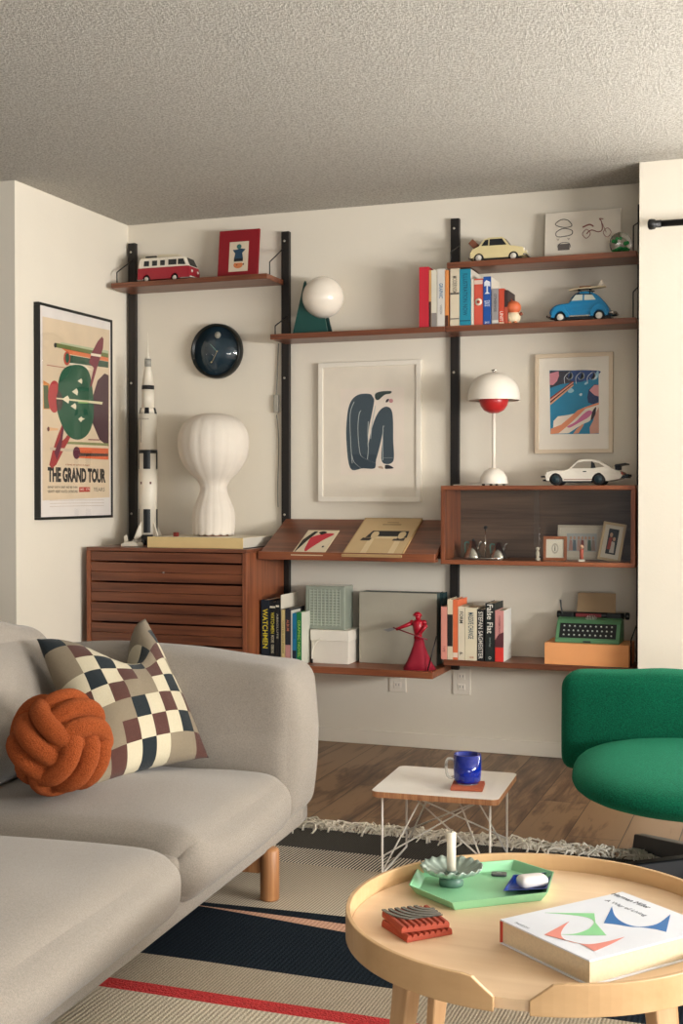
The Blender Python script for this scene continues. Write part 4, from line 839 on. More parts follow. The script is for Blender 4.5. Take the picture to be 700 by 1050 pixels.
for k in range(4):
    a = A0+PI/4+k*PI/2+.05; d = Vector((math.cos(a), math.sin(a), 0)); n_ = Vector((-d.y, d.x, 0)); o = Vector((rx, ry, 0))
    pts = [o+d*.036+Vector((0, 0, rz_(532))), o+d*.058+Vector((0, 0, rz_(541))), o+d*.080+Vector((0, 0, rz_(551))), o+d*.076+Vector((0, 0, rz_(553.5))), o+d*.04+Vector((0, 0, rz_(549)))]
    MB(W_).prism([p-n_*.004 for p in pts], n_*.008).build('fin', t, bevel=.001)
    e = o+d*.028; MB(K('#3a3b3c', .4)).lathe([(.017, zb), (.008, zb+.026), (.006, zb+.03)], (e.x, e.y, 0), 16).build('engine_bell', t)
MB(K('#2a2c2e')).lathe([(0, zb+.012), (.030, zb+.012), (.036, rz_(548)-.001), (0, rz_(548)-.001)], (rx, ry, 0), 24).build('engine_deck', t)
# small white lander parts at its foot
p = hy(140, 556, -.33)
t = thing('toy_module', 'low white winged toy module lying left of the rocket on the chest', 'toy module', (p.x, -.33, CZ1))
z = CZ1+.0005; f = lambda px: hy(px, 556, -.33).x
x0_, x1_ = f(127), f(144.5)
MB(W_).prism([(x0_, -.36, z), (x1_, -.36, z), (x1_-.004, -.36, z+.016), (x1_-.03, -.36, z+.024), (x0_+.02, -.36, z+.020), (x0_, -.36, z+.010)], (0, .055, 0)).build('hull', t, bevel=.003)
MB(W_).prism([(x0_+.004, -.335, z+.018), (x0_+.022, -.335, z+.022), (x0_+.016, -.335, z+.052), (x0_+.002, -.335, z+.046)], (0, .006, 0)).build('tail_fin', t, bevel=.001)
MB(K('#a9a398', .5)).prism([(x1_-.034, -.352, z+.0245), (x1_-.010, -.352, z+.019), (x1_-.018, -.352, z+.030), (x1_-.030, -.352, z+.032)], (0, .034, 0)).build('cockpit', t, bevel=.001)
# ---------------------------------------------------------------- big flat yellow-backed book
A_ = hz(160.5, 561, CZ1); yb0 = hz(157.5, 562, CZ1)
xs0, xs1, ys0, ys1 = hy(151, 560, -.40).x, hy(249, 562, -.40).x, -.40, -.06
hb = hy(200, 551, -.40).z-CZ1
t = thing('flat_book', 'large flat book with a pale yellow spine lying on the chest under the fabric lamp', 'book', ((xs0+xs1)/2, -.23, CZ1))
zt_ = CZ1+hb; 
MB(K('#dfc48c', .6)).box(xs0, xs1, ys0, ys0+.002, CZ1+.0005, zt_).build('spine', t, bevel=.0006)
b = MB(K('#dcd3c0', .6)).box(xs0, xs1, ys0+.002, ys1, zt_-.003, zt_).build('cover', t, bevel=.0004)
MB(K('#2a2a2c', .6)).box(xs0, xs1, ys0+.002, ys1, CZ1+.0005, CZ1+.0035).build('back_cover', t)
MB(K('#c9c3b6', .8, bs=.4, bscale=700)).box(xs0+.003, xs1-.004, ys0+.003, ys1-.004, CZ1+.0036, zt_-.0031).build('pages', t)
ZY = zt_+.0003
c = hy(181, 550, -.33); MB(K('#7a2a22', .5)).box(c.x-.010, c.x+.010, -.345, -.325, ZY, ZY+.019).build('red_block', origin=(c.x, -.335, ZY), bevel=.002, label='tiny dark red block on the yellow-backed book, left of the fabric lamp', cat='block')
# ---------------------------------------------------------------- cocoon fabric lamp
lx, ly = hy(219, 540, -.20).x, -.20
def lz(py): return hy(219, py, ly).z
sc_px = lambda r: r/ (1280.7/ ((Vector((lx, ly, 1.1))-CAMP).dot(FW)))
t = thing('fabric_lamp', 'white mushroom shaped table lamp of ribbed cocoon fabric on the chest', 'lamp', (lx, ly, ZY))
prof = [(0, 424), (12, 424.6), (22, 428), (30, 434), (35, 443), (36.5, 453), (35.3, 465), (31.5, 475), (25, 484.5), (18, 491.5), (14.5, 497), (13.8, 501.5), (15, 507), (18, 514.5), (21.3, 523), (22.2, 531), (22, 540), (21, 548.5)]
P = [(v.x, v.y) for v in crv(prof, 4, False)]
def scal(a, r, z):
    k = abs(math.sin(a*8)); return (r*(1-.022*(1-k)**2*min(1, r/.04)), z+(.008*(1-k)**1.5 if z < lz(546) else 0))
fabm = mat('cocoon_fabric', '#e2d9cc', .8, bs=.25, bscale=120, subs=.25)
nt = fabm.node_tree; fabm.node_tree.nodes['Principled BSDF'].inputs['Subsurface Radius'].default_value = (.05, .045, .04)
MB(fabm).lathe([(sc_px(r), lz(y)) for r, y in P], (lx, ly, 0), 96, f=scal).build('shade', t)
MB(K('#8a5a3c', .5)).lathe([(0, ZY), (sc_px(15.5), ZY), (sc_px(15.5), ZY+.010), (0, ZY+.010)], (lx, ly, 0), 24).build('base_ring', t, bevel=.001)
# ---------------------------------------------------------------- booklets on the tilted shelf
def slope_board(name, label, cat, pts, th, mt, artf, tagcol='#d8c6a5', fwd=0):
    """pts: four photo corners (TL,TR,BR,BL) on the sloping surface"""
    P0 = TS0+tn*.0005; Q_ = [hp(x, y, P0+tn*th, tn) for x, y in pts]
    # square it up in the shelf plane
    o = (Q_[2]+Q_[3])/2; wdt = ((Q_[2]-Q_[3]).length+(Q_[1]-Q_[0]).length)/2; hgt = max(0, ((Q_[0]-Q_[3]).length+(Q_[1]-Q_[2]).length)/2)
    xd = Vector((1, 0, 0)); yd = td; o = o-tn*th
    t = thing(name, label, cat, tuple(o)); b = MB(K(tagcol, .75)); F_ = lambda u, v, h=0: o+xd*(u*wdt)+yd*(v*hgt)+tn*h
    b.prism([F_(-.5, 0), F_(.5, 0), F_(.5, 1), F_(-.5, 1)], tn*th); b.build('cover', t, bevel=.0005)
    b = MB(); S = lambda P, c, l=0: b.m(K(c, .75)).prism([F_(u, v, th+l) for u, v in P], tn*.0003)
    artf(S); b.build('cover_print', t); return t
def art_red(S):
    S([(-.47, .04), (.47, .04), (.47, .96), (-.47, .96)], '#d9ccb0')
    S([(-.45, .06), (-.30, .55), (-.14, .94), (-.26, .94), (-.45, .60)], '#26221f', .0004)
    S([tuple(v) for v in crv([(-.22, .42), (-.24, .68), (-.05, .80), (.12, .86), (.42, .84), (.20, .60), (-.02, .28), (-.10, .14), (-.18, .2)], 5)], '#c23440', .0004)
    S([tuple(v) for v in crv([(-.10, .90), (.02, .95), (.16, .90), (.10, .84), (.02, .80), (-.04, .85)], 4)], '#2a2421', .0008)
    S([(.30, .30), (.36, .30), (.36, .36), (.30, .36)], '#2a2421', .0004); S([(-.44, .06), (.40, .06), (.40, .09), (-.44, .09)], '#3a322c', .0004)
slope_board('booklet', 'small square booklet with a red dress picture on the tilted shelf', 'booklet', [(309.5, 544), (342.5, 543.5), (330.5, 569), (298, 569)], .004, None, art_red)
def art_car(S):
    S([(-.48, .02), (.48, .02), (.48, .98), (-.48, .98)], '#c9ae83')
    for x in (-.16, .30): S([(x-.05, .05), (x+.05, .05), (x+.04, .48), (x-.05, .48)], '#d9c49c', .0004)
    S([(-.28, .46), (.42, .46), (.40, .64), (-.22, .64)], '#2a2a2a', .0006); S([(-.34, .38), (-.18, .38), (-.16, .45), (-.32, .45)], '#3a3430', .0008); S([(.20, .38), (.40, .38), (.40, .45), (.22, .45)], '#3a3430', .0008)
    S([(-.12, .43), (.26, .43), (.26, .49), (-.12, .49)], '#d9c49c', .0012)
    for x in (-.14, .32): S([tuple(v) for v in crv([(x-.06, .50), (x-.05, .60), (x+.03, .61), (x+.06, .53), (x+.03, .44), (x-.03, .44)], 4)], '#d3bc92', .0012)
    S([(-.12, .80), (.20, .80), (.20, .83), (-.12, .83)], '#9b8562', .0004); S([(-.06, .86), (.14, .86), (.14, .88), (-.06, .88)], '#9b8562', .0004)
slope_board('booklet', 'large tan booklet with a black drawing leaning on the tilted shelf', 'booklet', [(369, 530.5), (426.5, 532), (411.5, 570), (349.5, 569)], .010, None, art_car, '#b8986a')
# ---------------------------------------------------------------- low middle shelf
ZM1 = ZM+.0003; Y = -.322
bx2 = lambda px: hy(px, 650, Y).x
GB2 = 'books at the left end of the low shelf'
specs = [
 (265.2, 276.2, 615, .17, '#16222e', 'tall navy book with WATCHMEN in yellow letters against the chest side', (('WATCHMEN', .55, .62, .62, '#e0cf3c'),), ()),
 (276.5, 282.3, 617, .17, '#15191c', 'black book with small yellow WATCHMEN lettering and white dots beside the navy book', (('WATCHMEN', .66, .34, .6, '#d6c84a'), ('MOORE', .40, .12, .5, '#c9c3a5'), ('GIBBONS', .24, .14, .5, '#c9c3a5')), ((.9, .93, '#d8d3c0'),)),
 (282.6, 286.2, 616, .17, '#1a1c1e', 'thin black book left of the tall white folder', (('ABSOLUTE', .6, .4, .5, '#b9b29a'),), ((.9, .93, '#d8d3c0'),)),
 (288.4, 292, 625.5, .16, '#d2bd83', 'narrow pale yellow book in front of the white folder', (('NOTES ON FORM', .5, .6, .45, '#8a7a52'),), ()),
 (292.3, 297.8, 624, .17, '#2a2a33', 'dark book with a pink foot right of the pale yellow book', (('ALBUM', .7, .2, .5, '#c97a5a'),), ((.0, .35, '#c28b86'),)),
 (298.1, 299.4, 626, .10, '#cfc9bd', 'very thin white book left of the blue one', (), ()),
 (299.7, 303.8, 629, .10, '#2077a0', 'blue book with a dark foot left of the green book', (('COLOUR', .6, .2, .5, '#0f4f70'),), ((.0, .28, '#1d2d3a'),)),
]
for p0, p1, yt, dep, c, lab, tx, bd in specs:
    x0, x1 = max(.8135, bx2(p0)), bx2(p1); book(x0, x1-.0004, ZM1, bh(p0, yt, Y, ZM1), Y, dep, c, lab, GB2, tx, bd)
x0, x1 = bx2(304), bx2(309)
bk = book(x0, x1, ZM1, bh(304, 628, Y, ZM1), Y, .10, '#1f7a45', 'green book with a pale front cover at the right end of the WATCHMEN row', GB2, (('GRAPHIC NOVEL', .5, .7, .5, '#9ac75a'),), (), back='#c9cabb')
# white folder standing behind the short books
xf = bx2(287.1); MB(K('#d8cfbf', .6)).box(xf, xf+.0022, -.315, -.12, ZM1, ZM1+hy(287, 610, -.31).z-ZM).build('white_folder', origin=(xf, -.2, ZM1), label='tall white folder standing between the black and pale yellow books', cat='folder')
# white box with lid
x0, x1, yf, yb_ = hy(318, 675, -.24).x, hy(357.5, 675, -.24).x, -.24, -.075
zl, zt2 = hy(330, 657, -.24).z, hy(330, 646, -.24).z
t = thing('white_box', 'white cardboard box with a lid on the low shelf under the glass block lamp', 'box', ((x0+x1)/2, (yf+yb_)/2, ZM1)); bw_ = K('#ddd5c8', .7)
MB(bw_).box(x0+.003, x1-.003, yf+.003, yb_-.003, ZM1, zl+.004).build('body', t, bevel=.002)
MB(K('#e6dfd2', .65)).box(x0, x1, yf, yb_, zl, zt2).build('lid', t, bevel=.002)
# glass block lamp
gx0, gx1, gy0, gy1 = hy(313, 630, -.215).x, hy(353.5, 630, -.215).x, -.215, -.100; gz0 = zt2+.0004; gz1 = hy(340, 601, -.215).z
t = thing('glass_block_lamp', 'greenish glass block lamp standing on the white box', 'lamp', ((gx0+gx1)/2, -.15, gz0))
gm = mat('block_glass', '#b0b9a9', .12, coat=.5, trans=.35, ior=1.3)
b = MB(gm); k = .012
for y in (gy0, gy1-k): b.box(gx0, gx1, y, y+k, gz0, gz0+k).box(gx0, gx1, y, y+k, gz1-k, gz1).box(gx0, gx0+k, y, y+k, gz0+k, gz1-k).box(gx1-k, gx1, y, y+k, gz0+k, gz1-k)
b = MB(gm); b.box(gx0, gx1, gy0, gy1, gz0, gz1); fr_ = b.build('block', t, bevel=.005)
rb = MB(K('#a9b0a1', .3)); n = 13
for i in range(n):
    zc = gz0+.022+(gz1-gz0-.044)*i/(n-1); rb.box(gx0+.020, gx1-.020, gy0-.0022, gy0+.001, zc-.0020, zc+.0020)
for i in range(9):
    xc = gx0+.022+(gx1-gx0-.044)*i/8; rb.box(xc-.0016, xc+.0016, gy0-.0028, gy0+.001, gz0+.016, gz1-.016)
rb.build('ribbed_face', fr_)
xc = x0+.001
cb = MB(K('#e0dacd', .5)).tube(crv([(hy(329, 654, -.245).x, -.246, hy(329, 655, -.245).z), (hy(323, 660, -.25).x, -.25, hy(323, 660, -.25).z), (hy(320, 668, -.25).x, -.25, hy(320, 668, -.25).z), (hy(319.8, 674, -.25).x, -.25, ZM1+.008)], 6, False), .0026, 8)
cb.build('power_cord', t, label='white cord looping down the box front')
MB(M['black']).cyl((hy(319.8, 674, -.25).x, -.25, ZM1+.001), (hy(319.8, 674, -.25).x, -.25, ZM1+.020), .004).build('plug', t)
# grey flat box
x0, x1, yf = hy(368, 640, -.155).x, hy(447.5, 640, -.155).x, -.155; zt3 = hy(400, 607.5, -.155).z
t = thing('grey_box', 'large square grey box standing behind the red figurine', 'box', ((x0+x1)/2, -.11, ZM1))
MB(K('#a8a292', .6)).box(x0, x1, yf, yf+.004, ZM1, zt3).build('front_panel', t, bevel=.002)
MB(K('#4c5955', .6)).box(x0+.001, x1-.001, yf+.0041, -.06, ZM1, zt3-.0005).build('box_body', t, bevel=.002)
# red robed figurine with staff
fx, fy = hy(428, 660, -.27).x, -.265; F_ = lambda px, py, Y=None: hy(px, py, fy if Y is None else Y)
t = thing('red_figurine', 'red robed and armoured figurine holding a long blade on the low shelf', 'figurine', (fx, fy, ZM1)); rd = K('#a30f25', .3); rd2 = K('#8c0d26', .75)
zw, zh = F_(428, 654).z, F_(430, 635.5).z; X = lambda px: hy(px, 650, fy).x
b = MB(rd2); V = []; nseg = 28; lev = [(0, 1.0), (.25, .74), (.5, .54), (.75, .37), (1, .27)]
for l_, (q_, r_) in enumerate(lev):
    for i in range(nseg):
        a = 2*PI*i/nseg; w_ = 1+.10*math.sin(a*5)*(1-q_)+.06*math.cos(a*3)*(1-q_)
        V.append((X(429.5)+.070*r_*math.cos(a)*w_-.004*(1-q_), fy+.050*r_*math.sin(a)*w_, ZM1+(zw-ZM1)*q_))
F = [(l_*nseg+i, l_*nseg+(i+1) % nseg, (l_+1)*nseg+(i+1) % nseg, (l_+1)*nseg+i) for l_ in range(4) for i in range(nseg)]+[tuple(range(nseg)), tuple(4*nseg+i for i in range(nseg))]
b.add(V, F, True).build('robe', t)
MB(rd).lathe([(0, zw-.004), (.019, zw-.004), (.016, zw+.012), (.021, zw+.035), (.025, zh-.010), (.014, zh), (0, zh)], (X(428.5), fy, 0), 20).build('torso', t)
h_ = MB(rd).sph((X(428.5), fy-.002, zh+.012), .0130, 20, 12, (.95, 1.05, 1.15)).build('head', t)
MB(rd).lathe([(0, zh+.034), (.008, zh+.033), (.015, zh+.027), (.021, zh+.018), (.019, zh+.017), (0, zh+.023)], (X(428), fy-.003, 0), 20).build('hat', h_)
for px0, e, hd in ((434.5, (436.5, 642), (430, 650)), (422.5, (417, 641), (407, 645))):
    p0, p1, p2 = F_(px0, 638.5), F_(*e, fy-.01), F_(*hd, fy-.025)
    MB(rd).tube([p0, p1, p2], [.0095, .0085, .006], 10).sph(p0, .0125, 14, 8).sph(p2, .007, 10, 8).build('arm', t)
s0, s1 = F_(438, 656, fy-.03), F_(403, 643.5, fy-.03)
st_ = MB(K('#7a1a26', .4)).tube([s0, s1], .0028, 8).build('staff', t)
MB(K('#8b8a88', .35, metal=.5)).prism([F_(405, 643, fy-.031), F_(400, 644, fy-.031), F_(392, 645.8, fy-.031), F_(398, 647.8, fy-.031), F_(404, 646, fy-.031)], (0, .003, 0)).build('blade', st_)
s0, s1 = F_(438.2, 688, fy-.045), F_(447.5, 652, fy-.02); s0.z = ZM1+.0005
MB(M['black']).tube([s0, s1], .003, 8).build('support_rod', t)
# ---------------------------------------------------------------- lowest right shelf: books
Y = -.236; ZL1 = ZL+.0003; bx3 = lambda px: hy(px, 650, Y).x; GB3 = 'books on the lowest right shelf'
specs = [
 (452, 458.2, 622, .10, '#dc9484', 'slim pink book, first at the left of the lowest row', (('TYPE', .2, .12, .4, '#a5605a'),), ()),
 (458.5, 464, 614.5, .15, '#dccdb0', 'cream book with a long black label on its spine', (), ((.22, .75, '#25211f'),)),
 (464.2, 469.2, 615, .16, '#df6f45', 'bright orange book between two cream books on the lowest shelf', (), ((.04, .12, '#ead3bd'),)),
 (469.5, 476.2, 622, .15, '#ded2ba', 'cream book with the black spaced letters FORM, right of the orange book', (('FORM', .8, .22, .5, '#3b3733'), ('6.', .12, .06, .5, '#3b3733')), ()),
 (476.5, 488.8, 623, .15, '#dfd4b8', 'wide cream book with dark blue condensed lettering', (('MASSIVE CHANGE', .66, .5, .45, '#2d4a5c'), ('press', .06, .03, .5, '#b56a45')), ()),
 (489.2, 496, 625, .15, '#1c1b1c', 'black book lettered STEFAN SAGMEISTER in white', (('STEFAN SAGMEISTER', .5, .92, .68, '#dcd7cc'),), ()),
 (497.3, 506.9, 618.5, .165, '#1b2321', 'tall black book lettered False Flat in white', (('False Flat', .73, .50, .62, '#e2ddd2'), ('Dutch Design', .33, .16, .2, '#9aa39c'), ('O', .06, .05, .3, '#c9c9bf')), ()),
]
for p0, p1, yt, dep, c, lab, tx, bd in specs:
    x0, x1 = bx3(p0), bx3(p1); book(x0, x1-.0004, ZL1, bh(p0, yt, Y, ZL1), Y, dep, c, lab, GB3, tx, bd)
x0, x1 = bx3(507.4), bx3(516.2); h = bh(508, 626, Y, ZL1)
bk = book(x0, x1, ZL1, h, Y, .15, '#cf8f8a', 'pink book with a dark and red foot at the right end of the lowest row', GB3, (('CONTEMPORARY', .72, .36, .22, '#8a4f50'),), ((.0, .28, '#d6362f'),), back='#dcdad2')
MB(K('#5b2d33', .6)).prism([(x0+.0003, Y-.0006, ZL1+h*.28), (x1-.0003, Y-.0006, ZL1+h*.28), (x1-.0003, Y-.0006, ZL1+h*.58), (x0+.016, Y-.0006, ZL1+h*.54), (x0+.0003, Y-.0006, ZL1+h*.42)], (0, .0005, 0)).build('spine_motif', bk)
x0 = hy(452.3, 640, -.12).x
book(x0-.018, x0+.002, ZL1, hy(452, 609, -.15).z-ZL, -.10, .07, '#203a3c', 'dark teal book standing behind the slim pink one', 'books on the lowest right shelf', (), ())
# orange box and typewriter
x0, x1, yf = hy(558, 680, -.235).x, hy(644.5, 680, -.235).x, -.235; zt4 = hy(600, 660.5, -.235).z
t = thing('orange_box', 'peach orange box with a lid on the lowest right shelf', 'box', ((x0+x1)/2, -.14, ZL1)); ob = K('#eda56b', .6)
MB(ob).box(x0, x1, yf, -.045, ZL1, zt4).build('box_body', t, bevel=.0015)
tx0, tx1 = hy(569, 655, -.205).x, hy(635, 655, -.205).x; cx = (tx0+tx1)/2; hw = (tx1-tx0)/2; yf = -.212; z0 = zt4+.0003
t = thing('typewriter', 'small green typewriter with a sheet of tan paper on the orange box', 'typewriter', (cx, -.14, z0)); gr = K('#5b8a62', .45)
hz1 = hy(600, 634, -.17).z-z0
body = [(-.212, 0), (-.212, .014), (-.205, .018), (-.168, hz1*.78), (-.150, hz1*.92), (-.125, hz1), (-.070, hz1*.95), (-.062, hz1*.6), (-.062, 0)]
MB(gr).pyz([(y, z0+z) for y, z in body], cx-hw, cx+hw).build('body', t, bevel=.003)
kb = MB(K('#14191a', .4)); dk = Vector((0, .037, hz1*.78-.018)).normalized(); nn = Vector((0, -dk.z, dk.y)); o = Vector((cx, -.205, z0+.018)); ln_ = Vector((0, .037, hz1*.78-.018)).length
kb.prism([o+Vector((-hw*.88, 0, 0))+dk*.002, o+Vector((hw*.88, 0, 0))+dk*.002, o+Vector((hw*.88, 0, 0))+dk*(ln_*.98), o+Vector((-hw*.88, 0, 0))+dk*(ln_*.98)], nn*.0015); kbo = kb.build('keyboard_well', t)
for r_, n_ in ((0, 10), (1, 11), (2, 10)):
    for i in range(n_):
        p = o+Vector((-hw*.74+hw*1.48*i/(n_-1)*1.0, 0, 0))+dk*(ln_*(.2+.29*r_))+nn*.0015
        MB(K('#252b2c', .3)).cyl(p, p+nn*.004, .0048, .0044, 12).m(K('#c9cfc4', .3)).cyl(p+nn*.0041, p+nn*.0048, .0036, .0034, 10).build('key', t)
MB(K('#2c3434', .35)).box(cx-hw*.12, cx+hw*.12, -.2135, -.2118, z0+.003, z0+.010).build('badge', t, bevel=.0005)
zc = z0+hz1+.008; RXl, RXr = hy(576, 630, -.11).x, hy(640, 630, -.11).x
MB(K('#16191a', .4)).cyl((RXl, -.11, zc), (RXr, -.11, zc), .0125, seg=20).build('platen_roller', t)
for x, d in ((RXl-.004, -1), (RXr, 1)): MB(K('#16191a', .4)).lathe([(0, 0), (.013, 0), (.015, .004), (.015, .013), (.012, .016), (0, .016)], (x+(.004 if d > 0 else 0), -.11, zc), 16, axis=Vector((d, 0, 0))).build('roller_knob', t)
MB(K('#16191a', .4)).box(RXl-.002, RXl+.05, -.128, -.094, zc-.012, zc+.011).box(RXr-.07, RXr-.012, -.128, -.094, zc-.012, zc+.011).build('carriage_end', t, bevel=.003)
MB(K('#4a4d4e', .4)).tube([(RXl+.006, -.13, zc+.004), hy(575, 622, -.13), hy(574.5, 615, -.13)], [.003, .003, .004], 8).build('return_lever', t)
MB(K('#7f2b30', .5)).box(cx-hw*.45, cx+hw*.35, -.129, -.1265, zc-.006, zc+.008).build('ribbon', t)
b = MB(K('#c9c7bb', .4))
for i in range(9):
    a = PI*(.12+.76*i/8); b.tube([(cx+hw*.05+.020*math.cos(a), -.150, z0+hz1*.86+.001), (cx+hw*.05+.024*math.cos(a), -.134, z0+hz1*.95+.016*math.sin(a))], .0014, 5)
b.build('type_bars', t)
pa = hy(591, 632, -.10); pb = hy(631, 632, -.10); pt = hy(610, 608, -.085)
MB(K('#a58b6b', .8)).prism([(pa.x, -.101, zc+.006), (pb.x, -.101, zc+.006), (pb.x-.002, -.082, pt.z), (pa.x+.003, -.082, pt.z)], (0, .0012, 0)).build('paper_sheet', t)
# ---------------------------------------------------------------- things in the glass cabinet
Y = -.17; GZ2 = GZ+.0004; q = lambda px, py=560, Y=Y: hy(px, py, Y)

tc, tr = q(497.5).x, (q(523).x-q(472).x)/2
t = thing('serving_tray', 'small polished oval tray with a tall ball-topped handle in the glass cabinet', 'tray', (tc, Y, GZ2))
MB(M['chrome']).lathe([(0, GZ2), (tr*.93, GZ2), (tr, GZ2+.006), (tr*.97, GZ2+.006), (tr*.9, GZ2+.002), (0, GZ2+.002)], (tc, Y, 0), 40, f=lambda a, r, z: (r*(1-.35*abs(math.sin(a))**1.5), z)).build('tray_plate', t)
zt5 = q(497, 541).z
MB(M['chrome']).cyl((tc, Y, GZ2+.002), (tc, Y, zt5-.008), .0025, seg=10).build('handle_rod', t)
MB(M['black']).sph((tc, Y, zt5), .0085, 14, 10).build('handle_ball', t)
TZ = GZ2+.0024
def pot(px, lab, dirx, lid):
    c = q(px); r = .037; t = thing('metal_pot', lab, 'pot', (c.x, Y, TZ), 0, 'pots on the polished tray')
    zt6 = q(px, 554.5).z if lid else q(px, 556.5).z
    MB(M['chrome']).lathe([(0, TZ), (r*1.06, TZ), (r*1.04, TZ+.006), (r*.36, zt6), (r*.32, zt6), (r*.30, zt6-.003), (0, zt6-.003)], (c.x, Y, 0), 28).build('body', t)
    xx = c.x-r*.72; MB(K('#4d7d74', .4)).tube(crv([(xx+.014, Y, zt6-.010), (xx-.004, Y, zt6-.006), (xx-.010, Y, zt6-.018), (xx-.004, Y, TZ+.012), (xx+.004, Y, TZ+.010)], 5, False), .0032, 8).build('handle', t)
    xs = c.x+r*.42; MB(M['chrome']).tube([(xs, Y, TZ+.014), (xs+.014, Y, zt6-.008), (xs+.022, Y, zt6-.001)], [.007, .0045, .0035], 10).build('spout', t)
    if lid: MB(M['black']).sph((c.x, Y, zt6+.004), .0055, 12, 8).build('lid_knob', t)
pot(485, 'left polished pot with a green handle on the cabinet tray', -1, True)
pot(511, 'right polished pot with a green handle on the cabinet tray', -1, False)
def small_frame(name, label, pxl, pxr, ytop, Yb, lean, bw, fc, pmc, art, tilt=0, glass=False):
    x0, x1 = hy(pxl, 570, Yb).x, hy(pxr, 570, Yb).x; h = hy((pxl+pxr)/2, ytop, Yb).z-GZ
    t = thing(name, label, 'picture frame', ((x0+x1)/2, Yb, GZ2+ (abs(math.sin(tilt))*0)), rot=(-lean, tilt, 0)); w = (x1-x0)/2
    b = MB(fc); b.box(-w, w, 0, .012, h-bw, h).box(-w, w, 0, .012, 0, bw).box(-w, -w+bw, 0, .012, bw, h-bw).box(w-bw, w, 0, .012, bw, h-bw); b.build('frame', t, local=True, bevel=.001)
    b = MB(K(pmc, .8)).box(-w+bw, w-bw, .004, .006, bw, h-bw)
    S = lambda P, c, l=0: b.m(K(c, .8)).prism([(x*w, .004-l, z*h) for x, z in P], (0, -.0003, 0))
    art(S); b.build('print', t, local=True); return t
lw_ = K('#cbb48f', .5)
def art_group(S):
    S([(-.62, .24), (.62, .24), (.62, .76), (-.62, .76)], '#b9bfc0')
    for i, (x, c) in enumerate([(-.45, '#b98f86'), (-.3, '#6d7b86'), (-.12, '#c7a59a'), (.03, '#8a4f4a'), (.17, '#d3c9c0'), (.32, '#5d7466'), (.48, '#a4918a')]):
        S([(x-.08, .26), (x+.09, .26), (x+.06, .56), (x-.05, .58)], c, .0004); S(ell(x, .63, .05, .05, 10), '#c99f88', .0006)
small_frame('picture_frame', 'wide pale frame with a group photo at the back of the glass cabinet', 571, 620.5, 538.5, -.10, .10, .010, K('#cfc6b4', .5), '#dcd5c6', art_group)
def art_portrait(S):
    S([(-.42, .18), (.45, .18), (.45, .84), (-.42, .84)], '#33383c'); S([(-.1, .22), (.3, .22), (.25, .5), (-.05, .52)], '#c5b9ae', .0004); S([(-.35, .3), (-.05, .3), (-.02, .62), (-.3, .6)], '#9a4038', .0006); S(ell(-.15, .68, .13, .06, 12), '#c39a80', .0008); S(ell(.15, .58, .12, .055, 12), '#c39a80', .0008)
small_frame('picture_frame', 'tall tilted light wood frame with a family photo at the right of the glass cabinet', 611.5, 635.5, 535.5, -.165, .14, .011, lw_, '#dcd5c6', art_portrait, tilt=.16)
def art_sketch(S):
    S(ell(0, .5, .3, .22, 14), '#b3ada0'); S(ell(0, .5, .2, .14, 12), '#dbd5c6', .0004); S([(-.05, .4), (.05, .4), (.03, .62), (-.03, .62)], '#6a655c', .0006)
small_frame('picture_frame', 'small square brown wood frame with a tiny sketch in the glass cabinet', 556.5, 580.5, 550, -.21, .08, .012, K('#9c5c3a', .5), '#dbd5c6', art_sketch)
c = hy(551, 568, -.20); t = thing('cabinet_figurine', 'tiny pale figurine on a round foot left of the small brown frame', 'figurine', (c.x, -.2, GZ2)); pl_ = K('#d2c9b8', .6)
MB(pl_).lathe([(0, GZ2), (.011, GZ2), (.010, GZ2+.006), (.006, GZ2+.010), (.008, GZ2+.030), (.004, GZ2+.040), (0, GZ2+.041)], (c.x, -.2, 0), 14).build('body', t); MB(pl_).sph((c.x, -.2, GZ2+.047), .008, 12, 8).build('head', t)
c = hy(596, 572, -.25); t = thing('cabinet_figurine', 'tiny red and white standing figurine in front of the group photo', 'figurine', (c.x, -.25, GZ2))
MB(K('#ded6c8', .6)).box(c.x-.012, c.x+.012, -.258, -.242, GZ2, GZ2+.009).build('stand', t, bevel=.001); MB(K('#b1543f', .5)).lathe([(0, GZ2+.009), (.008, GZ2+.010), (.0075, GZ2+.032), (.009, GZ2+.046), (.004, GZ2+.052), (0, GZ2+.052)], (c.x, -.25, 0), 14).build('body', t); MB(K('#c9a083', .6)).sph((c.x, -.25, GZ2+.060), .009, 12, 8).build('head', t)
# cables behind the shelving
a = hy(284, 352, -.012)
t = thing('lamp_cable', 'grey cable with an inline switch hanging beside the second rail', 'cable', (a.x, -.01, 1.5))
MB(K('#7d7a72', .5)).tube(crv([hy(285.5, 352, -.01), hy(284.5, 375, -.01), hy(283.5, 400, -.01), hy(281.5, 412, -.01)], 6, False), .0028, 6).tube(crv([hy(283.5, 425, -.01), hy(285.5, 445, -.01), hy(285.6, 470, -.01), hy(284.6, 500, -.01), hy(285, 520, -.01)], 6, False), .0024, 6).build('cord', t)
p0, p1 = hy(280.5, 405, -.012), hy(285.5, 423, -.012); MB(K('#a19c90', .5)).box(p0.x, p1.x, -.018, -.001, p1.z, p0.z).build('inline_switch', t, bevel=.003)
